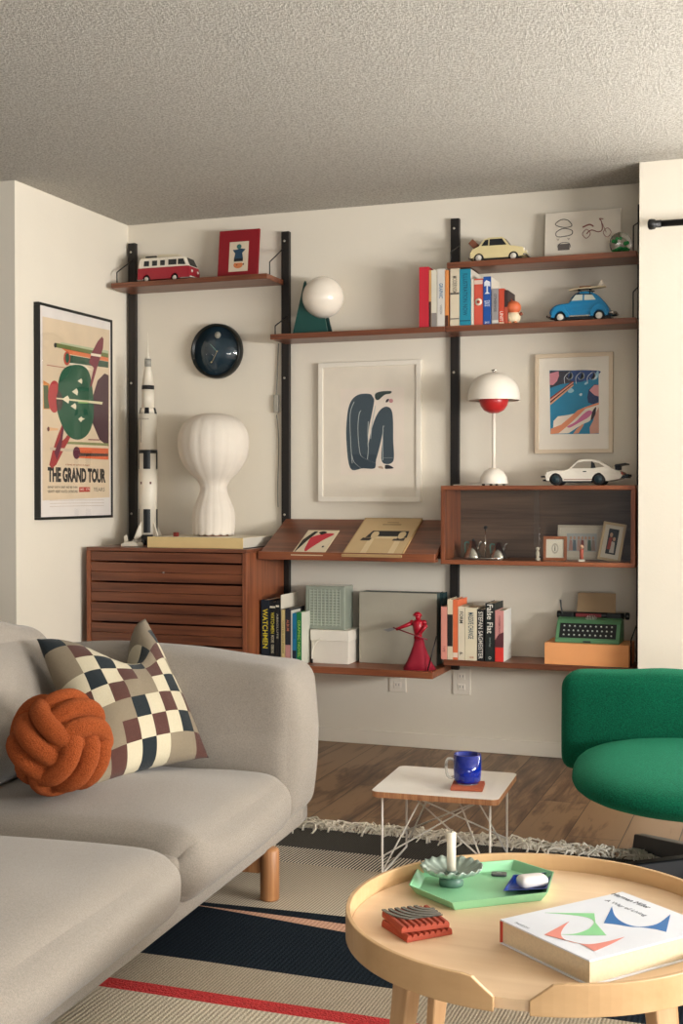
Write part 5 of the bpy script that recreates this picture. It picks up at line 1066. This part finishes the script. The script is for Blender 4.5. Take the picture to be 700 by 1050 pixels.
# ---------------------------------------------------------------- sofa
SP = Vector((1.66, -2.2, 0)); SR = .055
sf = thing('sofa', 'light grey fabric sofa with fat rounded arms and wooden peg legs', 'sofa', tuple(SP), SR)
SRm = WM[sf.name]
def S_(x, y, z=0): return Vector((x-1.66, y+2.2, z))
fab = fabric('sofa_fabric', '#9a9186', '#827a70', 900, .3, .25)
def wrinkle(v, amp, fr, seed=0): return amp*noise.noise(Vector((v.x*fr, v.y*fr, v.z*fr+seed)))
def cushion(name, x0, x1, y0, y1, z0, z1, r, puff, n=24, f=None, sub=1, par=sf, rot=None, mt=None):
    c = S_((x0+x1)/2, (y0+y1)/2, (z0+z1)/2); b = MB(mt or fab); b.rbox(c, ((x1-x0)/2, (y1-y0)/2, (z1-z0)/2), r, puff, n, f, rot)
    return b.build(name, par, local=True, sub=sub)
SX0, SX1, SYF, SYN = .66, 1.66, -1.82, -4.15
MB(fab).rbox(S_((SX0+SX1)/2, (SYF-.02+SYN)/2, .175), ((SX1-SX0)/2-.004, (SYF-.02-SYN)/2, .032), .018, n=8).build('base', sf, local=True)
# far arm: padded slab that leans slightly outward and is rounded over the front
def armf(w, p):
    if p[2] > 0: w.z += .022*(1-p[0])/2*p[2]               # higher towards the back
    w.y += .012*math.sin(p[0]*2.2)*(p[2] > 0)
    w.y += wrinkle(w, .008, 5, 3); w.z += wrinkle(w, .006, 4, 9)*(p[2] > 0)
    return w
def arm_mesh(y0, y1): return cushion('arm', SX0+.02, SX1+.020, y0, y1, .185, .640, .062, (.022, .022, .022), 24, armf)
arm_mesh(-2.095, -1.825)
arm_mesh(SYN, SYN+.25)
def seat_f(w, p):
    # crowned top, soft front edge hanging over the base
    e = max(0, abs(p[1])-.80)/.20
    w.z -= .030*e*e*max(0, p[2]); w.x -= .022*e*e*max(0, p[0])**4
    w.z += wrinkle(w, .012, 4.5, 1)*max(0, p[2]); w.x += wrinkle(w, .012, 6, 5)*max(0, p[0])
    return w
cushion('seat_cushion', .95, SX1+.045, -2.835, -2.105, .180, .358, .075, (.020, .004, .026), 24, seat_f)
cushion('seat_cushion', .95, SX1+.050, SYN+.255, -2.845, .180, .355, .075, (.020, .004, .026), 24, seat_f)
def back_f(w, p):
    if p[2] > 0: w.x -= .04*p[2]; w.z += wrinkle(w, .022, 5, 2)
    w.x += wrinkle(w, .02, 5, 7); return w
cushion('back_cushion', .76, 1.03, -2.84, -2.11, .34, .745, .10, (.03, .01, .03), 20, back_f)
cushion('back_cushion', .76, 1.03, SYN+.26, -2.85, .34, .75, .10, (.03, .01, .03), 20, back_f)
cushion('back_frame', SX0, .80, SYN+.02, -1.90, .19, .66, .05, (0, 0, 0), 12)
lw3 = woodmat('sofa_leg_oak', '#8a5a35', '#a8754a', '#bd8c5e', 2, 1., .45)
for yy in (-2.19, SYN+.33):
    for xx in (1.655, .74):
        c = S_(xx, yy)
        MB(lw3).lathe([(0, .0125), (.025, .0125), (.027, .017), (.027, .148), (.023, .155), (0, .155)], c, 24).build('leg', sf, local=True)
    c0, c1 = S_(.78, yy), S_(1.63, yy); MB(lw3).box(c0.x, c1.x, c0.y-.014, c0.y+.014, .085, .135).build('cross_rail', sf, local=True, bevel=.004)
# ---------------------------------------------------------------- check pillow
TLc, TRc, BRc, BLc = [Vector(v) for v in ((1.07, -2.36, .72), (1.13, -1.97, .72), (1.44, -2.13, .39), (1.32, -2.52, .39))]
TLc, TRc = hp(37, 654, TLc, FW), hp(149, 634, TRc, FW); BRc = hz(214, 777, .392); BLc = hz(97, 806, .392)
cen = (TLc+TRc+BRc+BLc)/4; nrm = (TRc-BLc).cross(TLc-BRc).normalized()
if nrm.dot(CAMP-cen) < 0: nrm = -nrm
t = thing('check_pillow', 'square pillow patched in cream, black, brown and taupe checks against the sofa arm', 'pillow', tuple(BLc*.5+BRc*.5))
cols = {k: fabric('check_'+k, c, d, 1400, .4, .1) for k, c, d in (('cream', '#cdc3a9', '#bcb196'), ('slate', '#252c30', '#1c2327'), ('brown', '#5a3b34', '#4b302a'), ('taupe', '#8c7f6b', '#7c705d'))}
NC, SB = 8, 9; N = NC*SB
def ppt(u, v, sg):
    x, y = 2*u-1, 2*v-1
    uu = .5+(u-.5)*(1-.07*(1-y*y)*abs(x)**3); vv = .5+(v-.5)*(1-.07*(1-x*x)*abs(y)**3)
    P = BLc*(1-uu)*(1-vv)+BRc*uu*(1-vv)+TRc*uu*vv+TLc*(1-uu)*vv
    th = .088*(max(0, (1-abs(x)**2.6))*max(0, (1-abs(y)**2.6)))**.55
    # knocked-in notch at the middle of the top edge
    dx_ = x-.22; g = math.exp(-(dx_/(.62 if dx_ < 0 else .34))**2)*max(0, (v-.40)/.60)**1.6
    P = P-(TLc+TRc-BLc-BRc)*.5*.34*g
    th *= (1-.45*g)
    th += .004*noise.noise(Vector((x*3, y*3, sg)))*(1-x*x)*(1-y*y)*2
    cr = .006*math.sin((x*.8-y)*7)*max(0, v-.55)*(1-x*x)
    return P+nrm*(sg*th+cr)
names = ['cream', 'slate', 'brown', 'taupe']
def cell(i, j):
    if (i+j) % 2 == 0: return 'cream' if (i//1+2*j) % 3 else 'taupe'
    return ('brown', 'slate')[((i-j)//2+(i+j)//4) % 2] if (i*3+j) % 5 else 'taupe'
b = MB()
for sg in (1, -1):
    G_ = [[ppt(i/N, j/N, sg) for i in range(N+1)] for j in range(N+1)]
    for i in range(NC):
        for j in range(NC):
            b.m(cols[cell(i, j)]); V = []; F = []
            for q_ in range(SB+1):
                for p_ in range(SB+1): V.append(G_[j*SB+q_][i*SB+p_])
            for q_ in range(SB):
                for p_ in range(SB):
                    k = q_*(SB+1)+p_; F.append((k, k+1, k+SB+2, k+SB+1))
            b.add(V, F, True)
po = b.build('pillow_cover', t)
import bmesh as _bm
bm = _bm.new(); bm.from_mesh(po.data); _bm.ops.remove_doubles(bm, verts=bm.verts, dist=.0002); _bm.ops.recalc_face_normals(bm, faces=bm.faces); bm.to_mesh(po.data); bm.free()
# ---------------------------------------------------------------- knot pillow (monkey's fist of plush ropes)
KR = .138; kc = hz(62, 761, .517)
t = thing('knot_pillow', 'round rust orange plush knot pillow in front of the check pillow', 'pillow', (kc.x, kc.y, kc.z-KR))
m, nt, bb = newmat('rust_boucle'); bb.inputs['Roughness'].default_value = 1; bb.inputs['Sheen Weight'].default_value = .35; bb.inputs['Sheen Tint'].default_value = rgb('#e08a58'); bb.inputs['Specular IOR Level'].default_value = .1
v = coords(nt); n1 = noisen(nt, v, 330, 3, .6)
L(nt, ramp(nt, n1, [(.35, '#7a3518'), (.65, '#aa562c')]), bb.inputs['Base Color']); bump(nt, bb, n1, 1., .006); rust = m
view = (CAMP-kc).normalized()
xr_ = RT.normalized(); yu_ = view.cross(xr_).normalized()
# axes: the (1,1,1) corner looks at the camera
import math as _m
e1 = Vector((1, 0, 0)); C1 = Vector((1, 1, 1)).normalized()
vv = (view+xr_*.20+yu_*.12).normalized(); f1 = (-xr_+vv*xr_.dot(vv)).normalized(); f2 = vv.cross(f1); s1 = Vector((2, -1, -1)).normalized(); s2 = C1.cross(s1)
Q = Matrix((f1, f2, vv)).transposed() @ Matrix((s1, s2, C1)); Qr = Matrix.Identity(3)
for ax_ in range(3):
    for k in (-1, 0, 1):
        P = []; n = 48; off = k*.385
        for i in range(n):
            a = 2*PI*i/n; c, s = math.cos(a), math.sin(a)
            over = .5+.5*math.cos(2*a)                # over near +-first axis, under near +-second
            Ro, Ru = math.sqrt(max(.1, .80**2-off*off*1.0)), .46
            rr_ = Ru+(Ro-Ru)*over**.9
            sq = (abs(c)**3.2+abs(s)**3.2)**(-1/3.2); rr_ *= (1+(sq-1)*.35)
            p = [0, 0, 0]; p[(ax_+1) % 3] = rr_*c; p[(ax_+2) % 3] = rr_*s; p[ax_] = off*(1-.10*(1-over))
            P.append(kc+KR*(Qr @ Q @ Vector(p)))
        MB(rust).tube(P, KR*.190, 16, True).build('rope_strand', t)
# ---------------------------------------------------------------- low wire side table
TZ_ = .267
Cn = [hz(382.5, 807, TZ_), hz(413.5, 782.5, TZ_), hz(529.5, 795, TZ_), hz(506, 824, TZ_)]
ctr = sum(Cn, Vector())/4; ux = ((Cn[3]-Cn[0])+(Cn[2]-Cn[1])).normalized(); uy = Vector((-ux.y, ux.x, 0))
wx, wy, rzt = .1885, .1783, .051; ctr = Vector((2.0329, -1.7179, 0))
t = thing('wire_side_table', 'low rectangular white topped side table on crossed white wire legs', 'side table', (ctr.x, ctr.y, .0125), rzt)
def rrect(hx, hy_, r, n=6):
    o = []
    for cx, cy, a0 in ((hx-r, hy_-r, 0), (-hx+r, hy_-r, 90), (-hx+r, -hy_+r, 180), (hx-r, -hy_+r, 270)):
        for i in range(n+1): a = math.radians(a0+90*i/n); o.append((cx+r*math.cos(a), cy+r*math.sin(a)))
    return o
zt_l = TZ_-.0125
MB(woodmat('ply_edge', '#8a5a3c', '#a9744d', '#c08c62', 2, 3., .5)).pxy(rrect(wx, wy, .022), zt_l-.018, zt_l-.0015).build('ply_top', t, local=True)
MB(K('#e9e3da', .35)).pxy(rrect(wx, wy, .022), zt_l-.0015, zt_l).build('white_laminate', t, local=True)
wm_ = K('#e6e1d8', .4)
lx_, ly_ = wx-.028, wy-.030
for sx in (-1, 1):
    x = sx*lx_; z1 = zt_l-.0185
    MB(wm_).tube([(x, -ly_, z1), (x, -ly_, .008), (x, -ly_*.97, .0036), (x, ly_*.97, .0036), (x, ly_, .008), (x, ly_, z1)], .0034, 8).build('wire_leg_frame', t, local=True)
    for sy in (-1, 1): MB(wm_).tube([(x, sy*ly_, .01), (sx*.05, sy*ly_*.55, z1)], .0026, 8).build('wire_brace', t, local=True)
for sy in (-1, 1):
    MB(wm_).tube([(-lx_, sy*ly_, .055), (lx_, -sy*ly_*.2, z1)], .0026, 8).build('wire_brace', t, local=True)
    MB(wm_).tube([(lx_, sy*ly_, .055), (-lx_, -sy*ly_*.2, z1)], .0026, 8).build('wire_brace', t, local=True)
# coaster + mug on it
terra = mat('terracotta', '#a9583d', .8, bs=.2, bscale=400, var=.08, vscale=60)
def coaster(t, c, w, h, rz, z0, mt, grv=8, top=None, tm=None):
    b = MB(mt); b.T = Matrix.Translation((c[0], c[1], 0)) @ Matrix.Rotation(rz, 4, 'Z'); b.box(-w, w, -w, w, z0, z0+h*.62); b.build('base', t, bevel=.0012)
    b = MB(tm or mt); b.T = Matrix.Translation((c[0], c[1], 0)) @ Matrix.Rotation(rz, 4, 'Z'); 
    return b
cz = TZ_+.0003; mc = hz(479.5, 805, TZ_+.008)
t = thing('coaster', 'terracotta coaster under the blue mug on the white side table', 'coaster', (mc.x, mc.y, cz))
b = coaster(t, mc, .047, .012, rzt+.1, cz, terra)
for i in range(9):
    y = -.043+i*.0108; b.prism([(-.046, y-.0032, cz+.0074), (-.046, y+.0032, cz+.0074), (-.046, y+.0018, cz+.0115), (-.046, y-.0018, cz+.0115)], (.092, 0, 0))
b.build('ridges', t)
mz = cz+.0118; mug_b = hz(479, 803, mz); r = .041; mh = hy(480, 773, mug_b.y).z-mz
mh = max(.06, mh)
cx_, cy_ = mug_b.x, mug_b.y
t = thing('glass_mug', 'cobalt blue glass mug with a clear handle on the white side table', 'mug', (cx_, cy_, mz))
m, nt, bb = newmat('cobalt_glass'); bb.inputs['Base Color'].default_value = rgb('#0b2fb0'); bb.inputs['Roughness'].default_value = .04; bb.inputs['Transmission Weight'].default_value = .55; bb.inputs['IOR'].default_value = 1.45; bb.inputs['Coat Weight'].default_value = .5
L(nt, ramp(nt, noisen(nt, coords(nt), 20), [(.3, '#0a2ba6'), (.7, '#0e38c0')]), bb.inputs['Base Color'])
MB(m).lathe([(0, mz+.004), (r*.86, mz+.004), (r*.98, mz+.012), (r, mz+.03), (r, mz+mh), (r-.003, mz+mh), (r-.003, mz+.02), (r*.7, mz+.012), (0, mz+.012)], (cx_, cy_, 0), 40).build('cup', t)
clr = mat('clear_glass_solid', '#f2f4f2', .03, trans=.85, ior=1.45)
MB(clr).lathe([(0, mz+.0002), (r*.80, mz+.0002), (r*.85, mz+.0038), (0, mz+.0038)], (cx_, cy_, 0), 32).build('foot', t)
hd_ = -RT; P = [Vector((cx_, cy_, mz+mh*f))+hd_*(r+d) for f, d in ((.80, -.001), (.84, .012), (.74, .021), (.5, .022), (.26, .018), (.18, .008), (.22, -.001))]
MB(clr).tube(crv(P, 5, False), .0042, 10).build('handle', t)
# ---------------------------------------------------------------- round coffee table
TC = Vector((2.5877, -3.1244)); TR_, TZt, TZs = .353, .387, .356
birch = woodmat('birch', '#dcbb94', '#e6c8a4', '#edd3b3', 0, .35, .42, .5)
t = thing('coffee_table', 'round pale wood coffee table with a raised rim and a notch in it', 'coffee table', (TC.x, TC.y, .012)); 
def onT(px, py, z): return hz(px, py, z)
def ang(px, py, z): p = hz(px, py, z); return math.atan2(p.y-TC.y, p.x-TC.x)
aL, aR = ang(500, 1012, TZt), ang(541, 1020, TZt)       # notch between these
if aL > aR: aL, aR = aR, aL
MB(birch).lathe([(0, TZs-.018), (TR_-.010, TZs-.018), (TR_-.010, TZs), (0, TZs)], (TC.x, TC.y, 0), 96, smooth=False).build('table_top', t)
n = 120; V = []; a0 = aR; a1 = aL+2*PI; hz_ = []
cut = .11
for i in range(n+1):
    a = a0+(a1-a0)*i/n; d = min(a-a0, a1-a)
    zt__ = TZs+.002+(TZt-TZs-.002)*min(1, d/cut) if d < cut else TZt
    zb__ = TZt-.052
    ro, ri = TR_, TR_-.009
    for rr__, z_ in ((ro, zb__), (ro, zt__), (ri, zt__), (ri, zb__)): V.append((TC.x+rr__*math.cos(a), TC.y+rr__*math.sin(a), z_))
F = [(4*i+k, 4*(i+1)+k, 4*(i+1)+(k+1) % 4, 4*i+(k+1) % 4) for i in range(n) for k in range(4)]+[(0, 1, 2, 3), (4*n+3, 4*n+2, 4*n+1, 4*n)]
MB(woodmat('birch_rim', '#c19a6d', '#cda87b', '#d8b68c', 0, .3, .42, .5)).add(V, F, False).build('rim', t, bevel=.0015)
for a in (math.radians(200), math.radians(318), math.radians(80)):
    pass
lp = [hz(395, 1040, .1), hz(450, 1040, .1)]
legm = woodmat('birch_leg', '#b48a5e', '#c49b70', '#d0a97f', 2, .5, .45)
def leg(top, bot, tw=.046, td=.030, bw=.030, bd=.022):
    top, bot = Vector(top), Vector(bot); V = []
    out = Vector((top.x-TC.x, top.y-TC.y, 0)).normalized(); sd = Vector((-out.y, out.x, 0))
    for c, w_, d_ in ((top, tw, td), (bot, bw, bd)):
        for sx, sy in ((-1, -1), (1, -1), (1, 1), (-1, 1)): V.append(c+sd*sx*w_/2+out*sy*d_/2)
    MB(legm).add(V, [(0, 1, 2, 3), (7, 6, 5, 4), (0, 4, 5, 1), (1, 5, 6, 2), (2, 6, 7, 3), (3, 7, 4, 0)]).build('leg', t, bevel=.004)
ztop = TZs-.0185
for px, py, ex in ((413, 1018, 0), (655, 1030, 0)):
    p = hz(px, py, .30); a = math.atan2(p.y-TC.y, p.x-TC.x); rr2 = .295
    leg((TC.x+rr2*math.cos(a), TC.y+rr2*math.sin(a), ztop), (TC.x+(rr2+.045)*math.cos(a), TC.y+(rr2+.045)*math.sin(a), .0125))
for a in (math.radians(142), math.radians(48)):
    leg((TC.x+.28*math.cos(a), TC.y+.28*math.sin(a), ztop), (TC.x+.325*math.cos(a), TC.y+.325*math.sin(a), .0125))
# ---- book on it
Zb = TZs+.0004; bh_ = .043
Bz = Zb+bh_; a_, d_, e_ = hz(512.5, 942.5, Bz), hz(604.3, 985, Bz), hz(628.8, 910.7, Bz)
ub = (d_-a_).normalized(); vb = Vector((-ub.y, ub.x, 0)); wb, hb2 = (d_-a_).length, (e_-a_).dot(vb)
rzb = math.atan2(ub.y, ub.x)
t = thing('art_book', 'thick white hardback art book with blue, green and pink curved shapes on its cover', 'book', (a_.x, a_.y, Zb), rzb)
cv = K('#dcdfe6', .45)
MB(cv).box(0, wb, 0, hb2, bh_-.0028, bh_).build('front_cover', t, local=True, bevel=.0006)
MB(cv).box(0, wb, 0, hb2, 0, .0028).build('back_cover', t, local=True, bevel=.0006)
MB(K('#b5402f', .5)).box(-.0005, .003, 0, hb2, .0028, bh_-.0028).build('spine', t, local=True)
MB(mat('art_book_pages', '#d9c8a8', .85, bs=.5, bscale=900, var=.06, vscale=200)).box(.003, wb-.004, .004, hb2-.004, .0028, bh_-.0028).build('page_block', t, local=True)
front = [c for c in t.children if c.name.startswith('front_cover')][0]
def covp(pts, c, l=0, cur=False):
    Pp = [hz(500+x/3.5, 860+y/3.5, Bz) for x, y in pts]
    if cur: Pp = crv(Pp, 5)
    return [Vector((p.x, p.y, Bz+.0001+l)) for p in Pp]
def shp(segs, c, l=0):
    """closed outline of straight corners joined by arcs given as point runs"""
    out = []
    for s_ in segs: out += [tuple(v) for v in crv(s_, 5, False)]
    MB(K(c, .5)).prism(covp(out, c, l), (0, 0, .0003)).build('cover_shape', front)
shp([[(445, 243), (455, 275), (480, 298), (518, 313), (560, 316), (610, 305), (655, 272)], [(655, 272), (640, 335)], [(640, 335), (600, 325), (550, 318), (510, 316), (460, 308), (416, 303)], [(416, 303), (445, 243)]], '#1f67a8')
shp([[(205, 266), (382, 268)], [(382, 268), (386, 302)], [(386, 302), (425, 347)], [(425, 347), (340, 347), (262, 344)], [(262, 344), (310, 342), (355, 328), (375, 312), (380, 298), (360, 284), (300, 274), (205, 266)]], '#86c98e')
shp([[(292, 298), (272, 320), (262, 343), (272, 360), (300, 372), (360, 380), (420, 372), (490, 354)], [(490, 354), (440, 380), (382, 405)], [(382, 405), (335, 380), (280, 366), (202, 346)], [(202, 346), (292, 298)]], '#dd8a7c', .0004)
def bt(s, u, v, w_, h_, c, bold=0): text(front, s, w_, h_, (u, v, bh_+.0001), (1, 0, 0), (0, 1, 0), K(c), local=True, bold=bold)
inv = WM[t.name].inverted()
p1 = inv @ hz(500+515/3.5, 860+212/3.5, Bz); p2 = inv @ hz(500+500/3.5, 860+238/3.5, Bz)
bt('Herman Miller', p1.x+.012, p1.y-.012, .092, .0130, '#565a62'); bt('A Way of Living', p2.x+.010, p2.y-.014, .100, .0130, '#7f838a')
p3 = inv @ hz(500+120/3.5, 860+312/3.5, Bz); bt('PHAIDON', p3.x, p3.y+.002, .034, .006, '#a9adb3')
# ---- green hexagonal tray
Zt = TZs+.0004; rimz = .019
hexp = [hz(x, y, TZs+rimz) for x, y in ((419, 907.3), (463, 925.5), (561.5, 915), (568, 894), (527, 881.3), (428.5, 889))]
cH = sum(hexp, Vector())/6; fl = [cH+(p-cH)*.90 for p in hexp]
for p in fl: p.z = Zt
t = thing('hexagonal_tray', 'green metal hexagonal tray on the coffee table', 'tray', (cH.x, cH.y, Zt)); gm_ = K('#8cc79a', .4); n = 6
V = [p.copy() for p in fl]+[p.copy() for p in hexp]+[cH+(p-cH)*.985 for p in hexp]+[Vector((cH.x+(p.x-cH.x)*.985, cH.y+(p.y-cH.y)*.985, Zt+.0015)) for p in fl]
F = [tuple(range(6))[::-1]]+[(i, (i+1) % 6, 6+(i+1) % 6, 6+i) for i in range(6)]+[(6+i, 6+(i+1) % 6, 12+(i+1) % 6, 12+i) for i in range(6)]+[(12+i, 12+(i+1) % 6, 18+(i+1) % 6, 18+i) for i in range(6)]+[tuple(range(18, 24))]
MB(gm_).add(V, F).build('tray_body', origin=None, parent=t)
FZ = Zt+.0018
# small blue tray with the earbud case
bq = [hz(x, y, FZ+.013) for x, y in ((515.5, 913.5), (561, 911), (567.8, 893.8), (526, 897))]
bq2 = [hz(x, y, FZ+.0005) for x, y in ((519, 913.5), (557, 911.5), (563.5, 897.5), (527.5, 899.5))]
cB = sum(bq, Vector())/4
t = thing('blue_tray', 'small deep blue metal tray inside the right end of the green tray', 'tray', (cB.x, cB.y, FZ))
Vn = [cB+(p-cB)*.94 for p in bq]; cB2 = sum(bq2, Vector())/4; Vm = [cB2+(p-cB2)*.93+Vector((0, 0, .0012)) for p in bq2]
for p in bq2: p.z = FZ
V = bq2+bq+Vn+Vm; F = [(3, 2, 1, 0)]+[(4*r_+i, 4*r_+(i+1) % 4, 4*r_+4+(i+1) % 4, 4*r_+4+i) for r_ in range(3) for i in range(4)]+[(12, 13, 14, 15)]
MB(K('#173c8f', .35)).add(V, F).build('tray_body', t)
ec = hz(545.5, 904, FZ+.014); b = MB(K('#e2dcd8', .25)); rt2 = Matrix.Rotation(.35, 3, 'Z')
t = thing('earbud_case', 'glossy white rounded earbud case lying in the small blue tray', 'case', (ec.x, ec.y, FZ+.003), .62)
MB(K('#e4deda', .22)).rbox((0, 0, .0130), (.0305, .0185, .0122), .0116, n=10).build('case_body', t, local=True, sub=1)
MB(K('#bdb8b4', .3)).rbox((0, 0, .0158), (.0312, .0227, .0004), .0003, n=4, f=lambda w, p: w).build('lid_seam', t, local=True) if False else None
kc2 = hz(511.5, 897.5, FZ); 
t = thing('token', 'small dark grey rounded token lying in the green tray', 'token', (kc2.x, kc2.y, FZ), .2)
MB(K('#4b4e52', .3)).pxy(rrect(.016, .011, .006), .0003, .005).build('token_body', t, local=True, bevel=.0015); MB(K('#86898c', .3)).pxy(rrect(.005, .003, .002), .0051, .0056).build('button', t, local=True)
# ---- scalloped candle dish
dc = hz(462.5, 907, FZ); dish_z = hy(465, 889.5, dc.y).z
t = thing('candle_dish', 'scalloped grey green candle dish on a round foot in the green tray', 'candle holder', (dc.x, dc.y, FZ)); dm = mat('candle_dish_enamel', '#98a79c', .3, metal=.35)
dR = .062; zR = dish_z
wv = lambda a, r, z: (r*(1+.035*(r/dR)**3*math.cos(a*18)), z+.0022*(r/dR)**3*math.sin(a*18))
MB(dm).lathe([(0, zR-.020), (.018, zR-.018), (.040, zR-.012), (.056, zR-.004), (dR, zR+.004), (dR-.0012, zR+.0055), (.055, zR-.0015), (.040, zR-.009), (.018, zR-.015), (0, zR-.016)], (dc.x, dc.y, 0), 144, f=wv).build('dish', t)
MB(K('#4f6f60', .4)).lathe([(0, FZ), (.024, FZ), (.025, FZ+.006), (.0235, FZ+.014), (.017, FZ+.022), (.014, zR-.016), (0, zR-.016)], (dc.x, dc.y, 0), 32).build('foot', t)
MB(K('#6f8478', .4)).lathe([(.0105, zR-.0165), (.0125, zR-.0165), (.0125, zR-.006), (.0105, zR-.006)], (dc.x, dc.y, 0), 24).build('candle_cup', t)
ctop = hy(463, 853.5, dc.y).z
t = thing('candle', 'plain white stub of candle standing in the scalloped dish', 'candle', (dc.x, dc.y, zR-.0158))
MB(mat('candle_wax', '#e8e0cd', .5, subs=.2)).lathe([(0, zR-.0155), (.0092, zR-.0155), (.0092, ctop-.001), (.0085, ctop), (0, ctop)], (dc.x, dc.y, 0), 24).build('wax', t)
MB(K('#2a2622')).cyl((dc.x, dc.y, ctop), (dc.x+.001, dc.y, ctop+.004), .0007, seg=6).build('wick', t)
# ---- stacked coasters
c1_ = hz(427, 951.5, TZs+.005); z1_ = TZs+.0004; red = mat('clay_red', '#a0432c', .7, bs=.15, bscale=400, var=.06, vscale=60)
Y1 = [hz(x, y, TZs+.026) for x, y in ((393.5, 931), (441, 927.5), (459.5, 942.5), (408.5, 951.5))]
cc2 = sum(Y1, Vector())/4; uu = ((Y1[2]-Y1[3])+(Y1[1]-Y1[0])).normalized(); rr3 = math.atan2(uu.y, uu.x)
wc = ((Y1[2]-Y1[3]).length+(Y1[1]-Y1[0]).length)/4; wc2 = ((Y1[0]-Y1[3]).length+(Y1[1]-Y1[2]).length)/4; wc = (wc+wc2)/2*.98
def clay(label, c, rz, z0, grey):
    t = thing('coaster', label, 'coaster', (c.x, c.y, z0), rz, 'stacked clay coasters')
    MB(red).box(-wc, wc, -wc, wc, 0, .0075).build('base', t, local=True, bevel=.0012)
    b = MB(red); n_ = 8
    for i in range(n_):
        x = -wc+wc*2*(i+.5)/n_; w2 = wc/n_*.92
        b.prism([(x-w2, -wc, .0076), (x+w2, -wc, .0076), (x+w2*.5, -wc, .0118), (x-w2*.5, -wc, .0118)], (0, wc*2, 0))
    b.build('ridges', t, local=True, kind=None)
    if grey:
        b = MB(K('#6d6a60', .7))
        for i in range(6):
            R1 = wc*(2.0-.27*i); R2 = R1-wc*.15; pts = []
            for k_ in range(13):
                a = PI/2*k_/12; pts.append((wc-R1*math.cos(a)*1., wc-R1*math.sin(a)))
            pt2 = [(wc-R2*math.cos(PI/2*k_/12), wc-R2*math.sin(PI/2*k_/12)) for k_ in range(13)]
            cl = lambda P: [(max(-wc, min(wc, x)), max(-wc*.35, min(wc, y))) for x, y in P]
            b.pxy(cl(pts)+cl(pt2)[::-1], .0119, .0139)
        b.build('arc_pattern', t, local=True, label='dark grey raised arcs')
    return t
clay('lower plain red clay coaster of the two stacked on the coffee table', c1_, rr3+.12, z1_, False)
clay('upper red clay coaster with dark grey arcs, on top of the plain one', cc2, rr3, z1_+.0122, True)
# ---------------------------------------------------------------- green lounge chair
m, nt, bb = newmat('green_wool'); bb.inputs['Roughness'].default_value = .95; bb.inputs['Sheen Weight'].default_value = .25; bb.inputs['Sheen Tint'].default_value = rgb('#4fd0a0'); bb.inputs['Specular IOR Level'].default_value = .15
v = coords(nt); n1 = noisen(nt, v, 260, 3, .6); L(nt, ramp(nt, n1, [(.35, '#03422d'), (.65, '#076044')]), bb.inputs['Base Color']); bump(nt, bb, n1, .6, .003); gw = m
CC = Vector((2.80, -1.50, 0))
t = thing('lounge_chair', 'deep green upholstered swivel lounge chair with a black star base', 'armchair', tuple(CC))
def bf(w, p):
    x = w.x+.45
    w.y -= .06*(max(0, x-.15))**2                           # wraps round gently
    w.z += .010*math.sin(x*7)*(p[2] > 0)+wrinkle(w, .010, 6, 4)
    w.y += wrinkle(w, .012, 5, 6); return w
MB(gw).rbox((2.757, -1.24, .396), (.45, .095, .155), .045, (.0, .02, .012), 20, bf).build('backrest', t, sub=1)
def sfz(w, p):
    w.z += wrinkle(w, .006, 5, 1); return w
b = MB(gw); V = []; F = []
nseg = 64
prof = [(0, 0), (.35, .0), (.66, .012), (.86, .035), (.97, .062), (1.0, .085), (.985, .108), (.93, .130), (.80, .148), (.55, .158), (.28, .162), (0, .164)]
prof = [(r, z) for r, z in prof]
def sup(a, r, z):
    c, s = abs(math.cos(a)), abs(math.sin(a)); k = (c**2.8+s**2.8)**(-1/2.8); return (r*k, z+.02*r*math.cos(a-.2)*0)
b.T = Matrix.Translation((2.85, -1.68, .262)) @ Matrix.Rotation(.12, 4, 'Z') @ Matrix.Diagonal((.44, .43, .80, 1))
b.lathe(prof, (0, 0, 0), nseg, f=sup); so = b.build('seat', t, sub=1)
bk_ = K('#15171a', .35)
MB(bk_).cyl((2.84, -1.65, .09), (2.84, -1.65, .255), .028).build('column', t)
MB(bk_).lathe([(0, .250), (.10, .250), (.10, .261), (0, .261)], (2.84, -1.65, 0), 24).build('seat_plate', t)
hub = Vector((2.84, -1.65, .085))
tip1, tip2 = hz(654, 865, .03), hz(664, 903, .03)
angs = [math.atan2(tip1.y-hub.y, tip1.x-hub.x), math.atan2(tip2.y-hub.y, tip2.x-hub.x)]
angs += [angs[1]+math.radians(80), angs[1]+math.radians(160), angs[0]-math.radians(72)]
for i, a in enumerate(angs):
    Ln = (Vector((tip1.x, tip1.y, 0))-Vector((hub.x, hub.y, 0))).length if i == 0 else .42
    d = Vector((math.cos(a), math.sin(a), 0)); s_ = Vector((-d.y, d.x, 0)); e = Vector((hub.x, hub.y, 0))+d*Ln
    V = []
    for c, w_, z0_, z1_ in ((Vector((hub.x, hub.y, 0)), .032, .050, .115), (e, .024, .016, .062)):
        for sx, zz_ in ((-1, z0_), (1, z0_), (.7, z1_), (-.7, z1_)): V.append(Vector((c.x, c.y, zz_))+s_*sx*w_)
    MB(bk_).add(V, [(0, 1, 2, 3), (7, 6, 5, 4), (0, 4, 5, 1), (1, 5, 6, 2), (2, 6, 7, 3), (3, 7, 4, 0)]).build('star_leg', t, bevel=.004)
    MB(K('#2a2c2e', .5)).cyl((e.x-d.x*.02, e.y-d.y*.02, .0125), (e.x-d.x*.02, e.y-d.y*.02, .0145), .012, seg=12).build('glide', t)
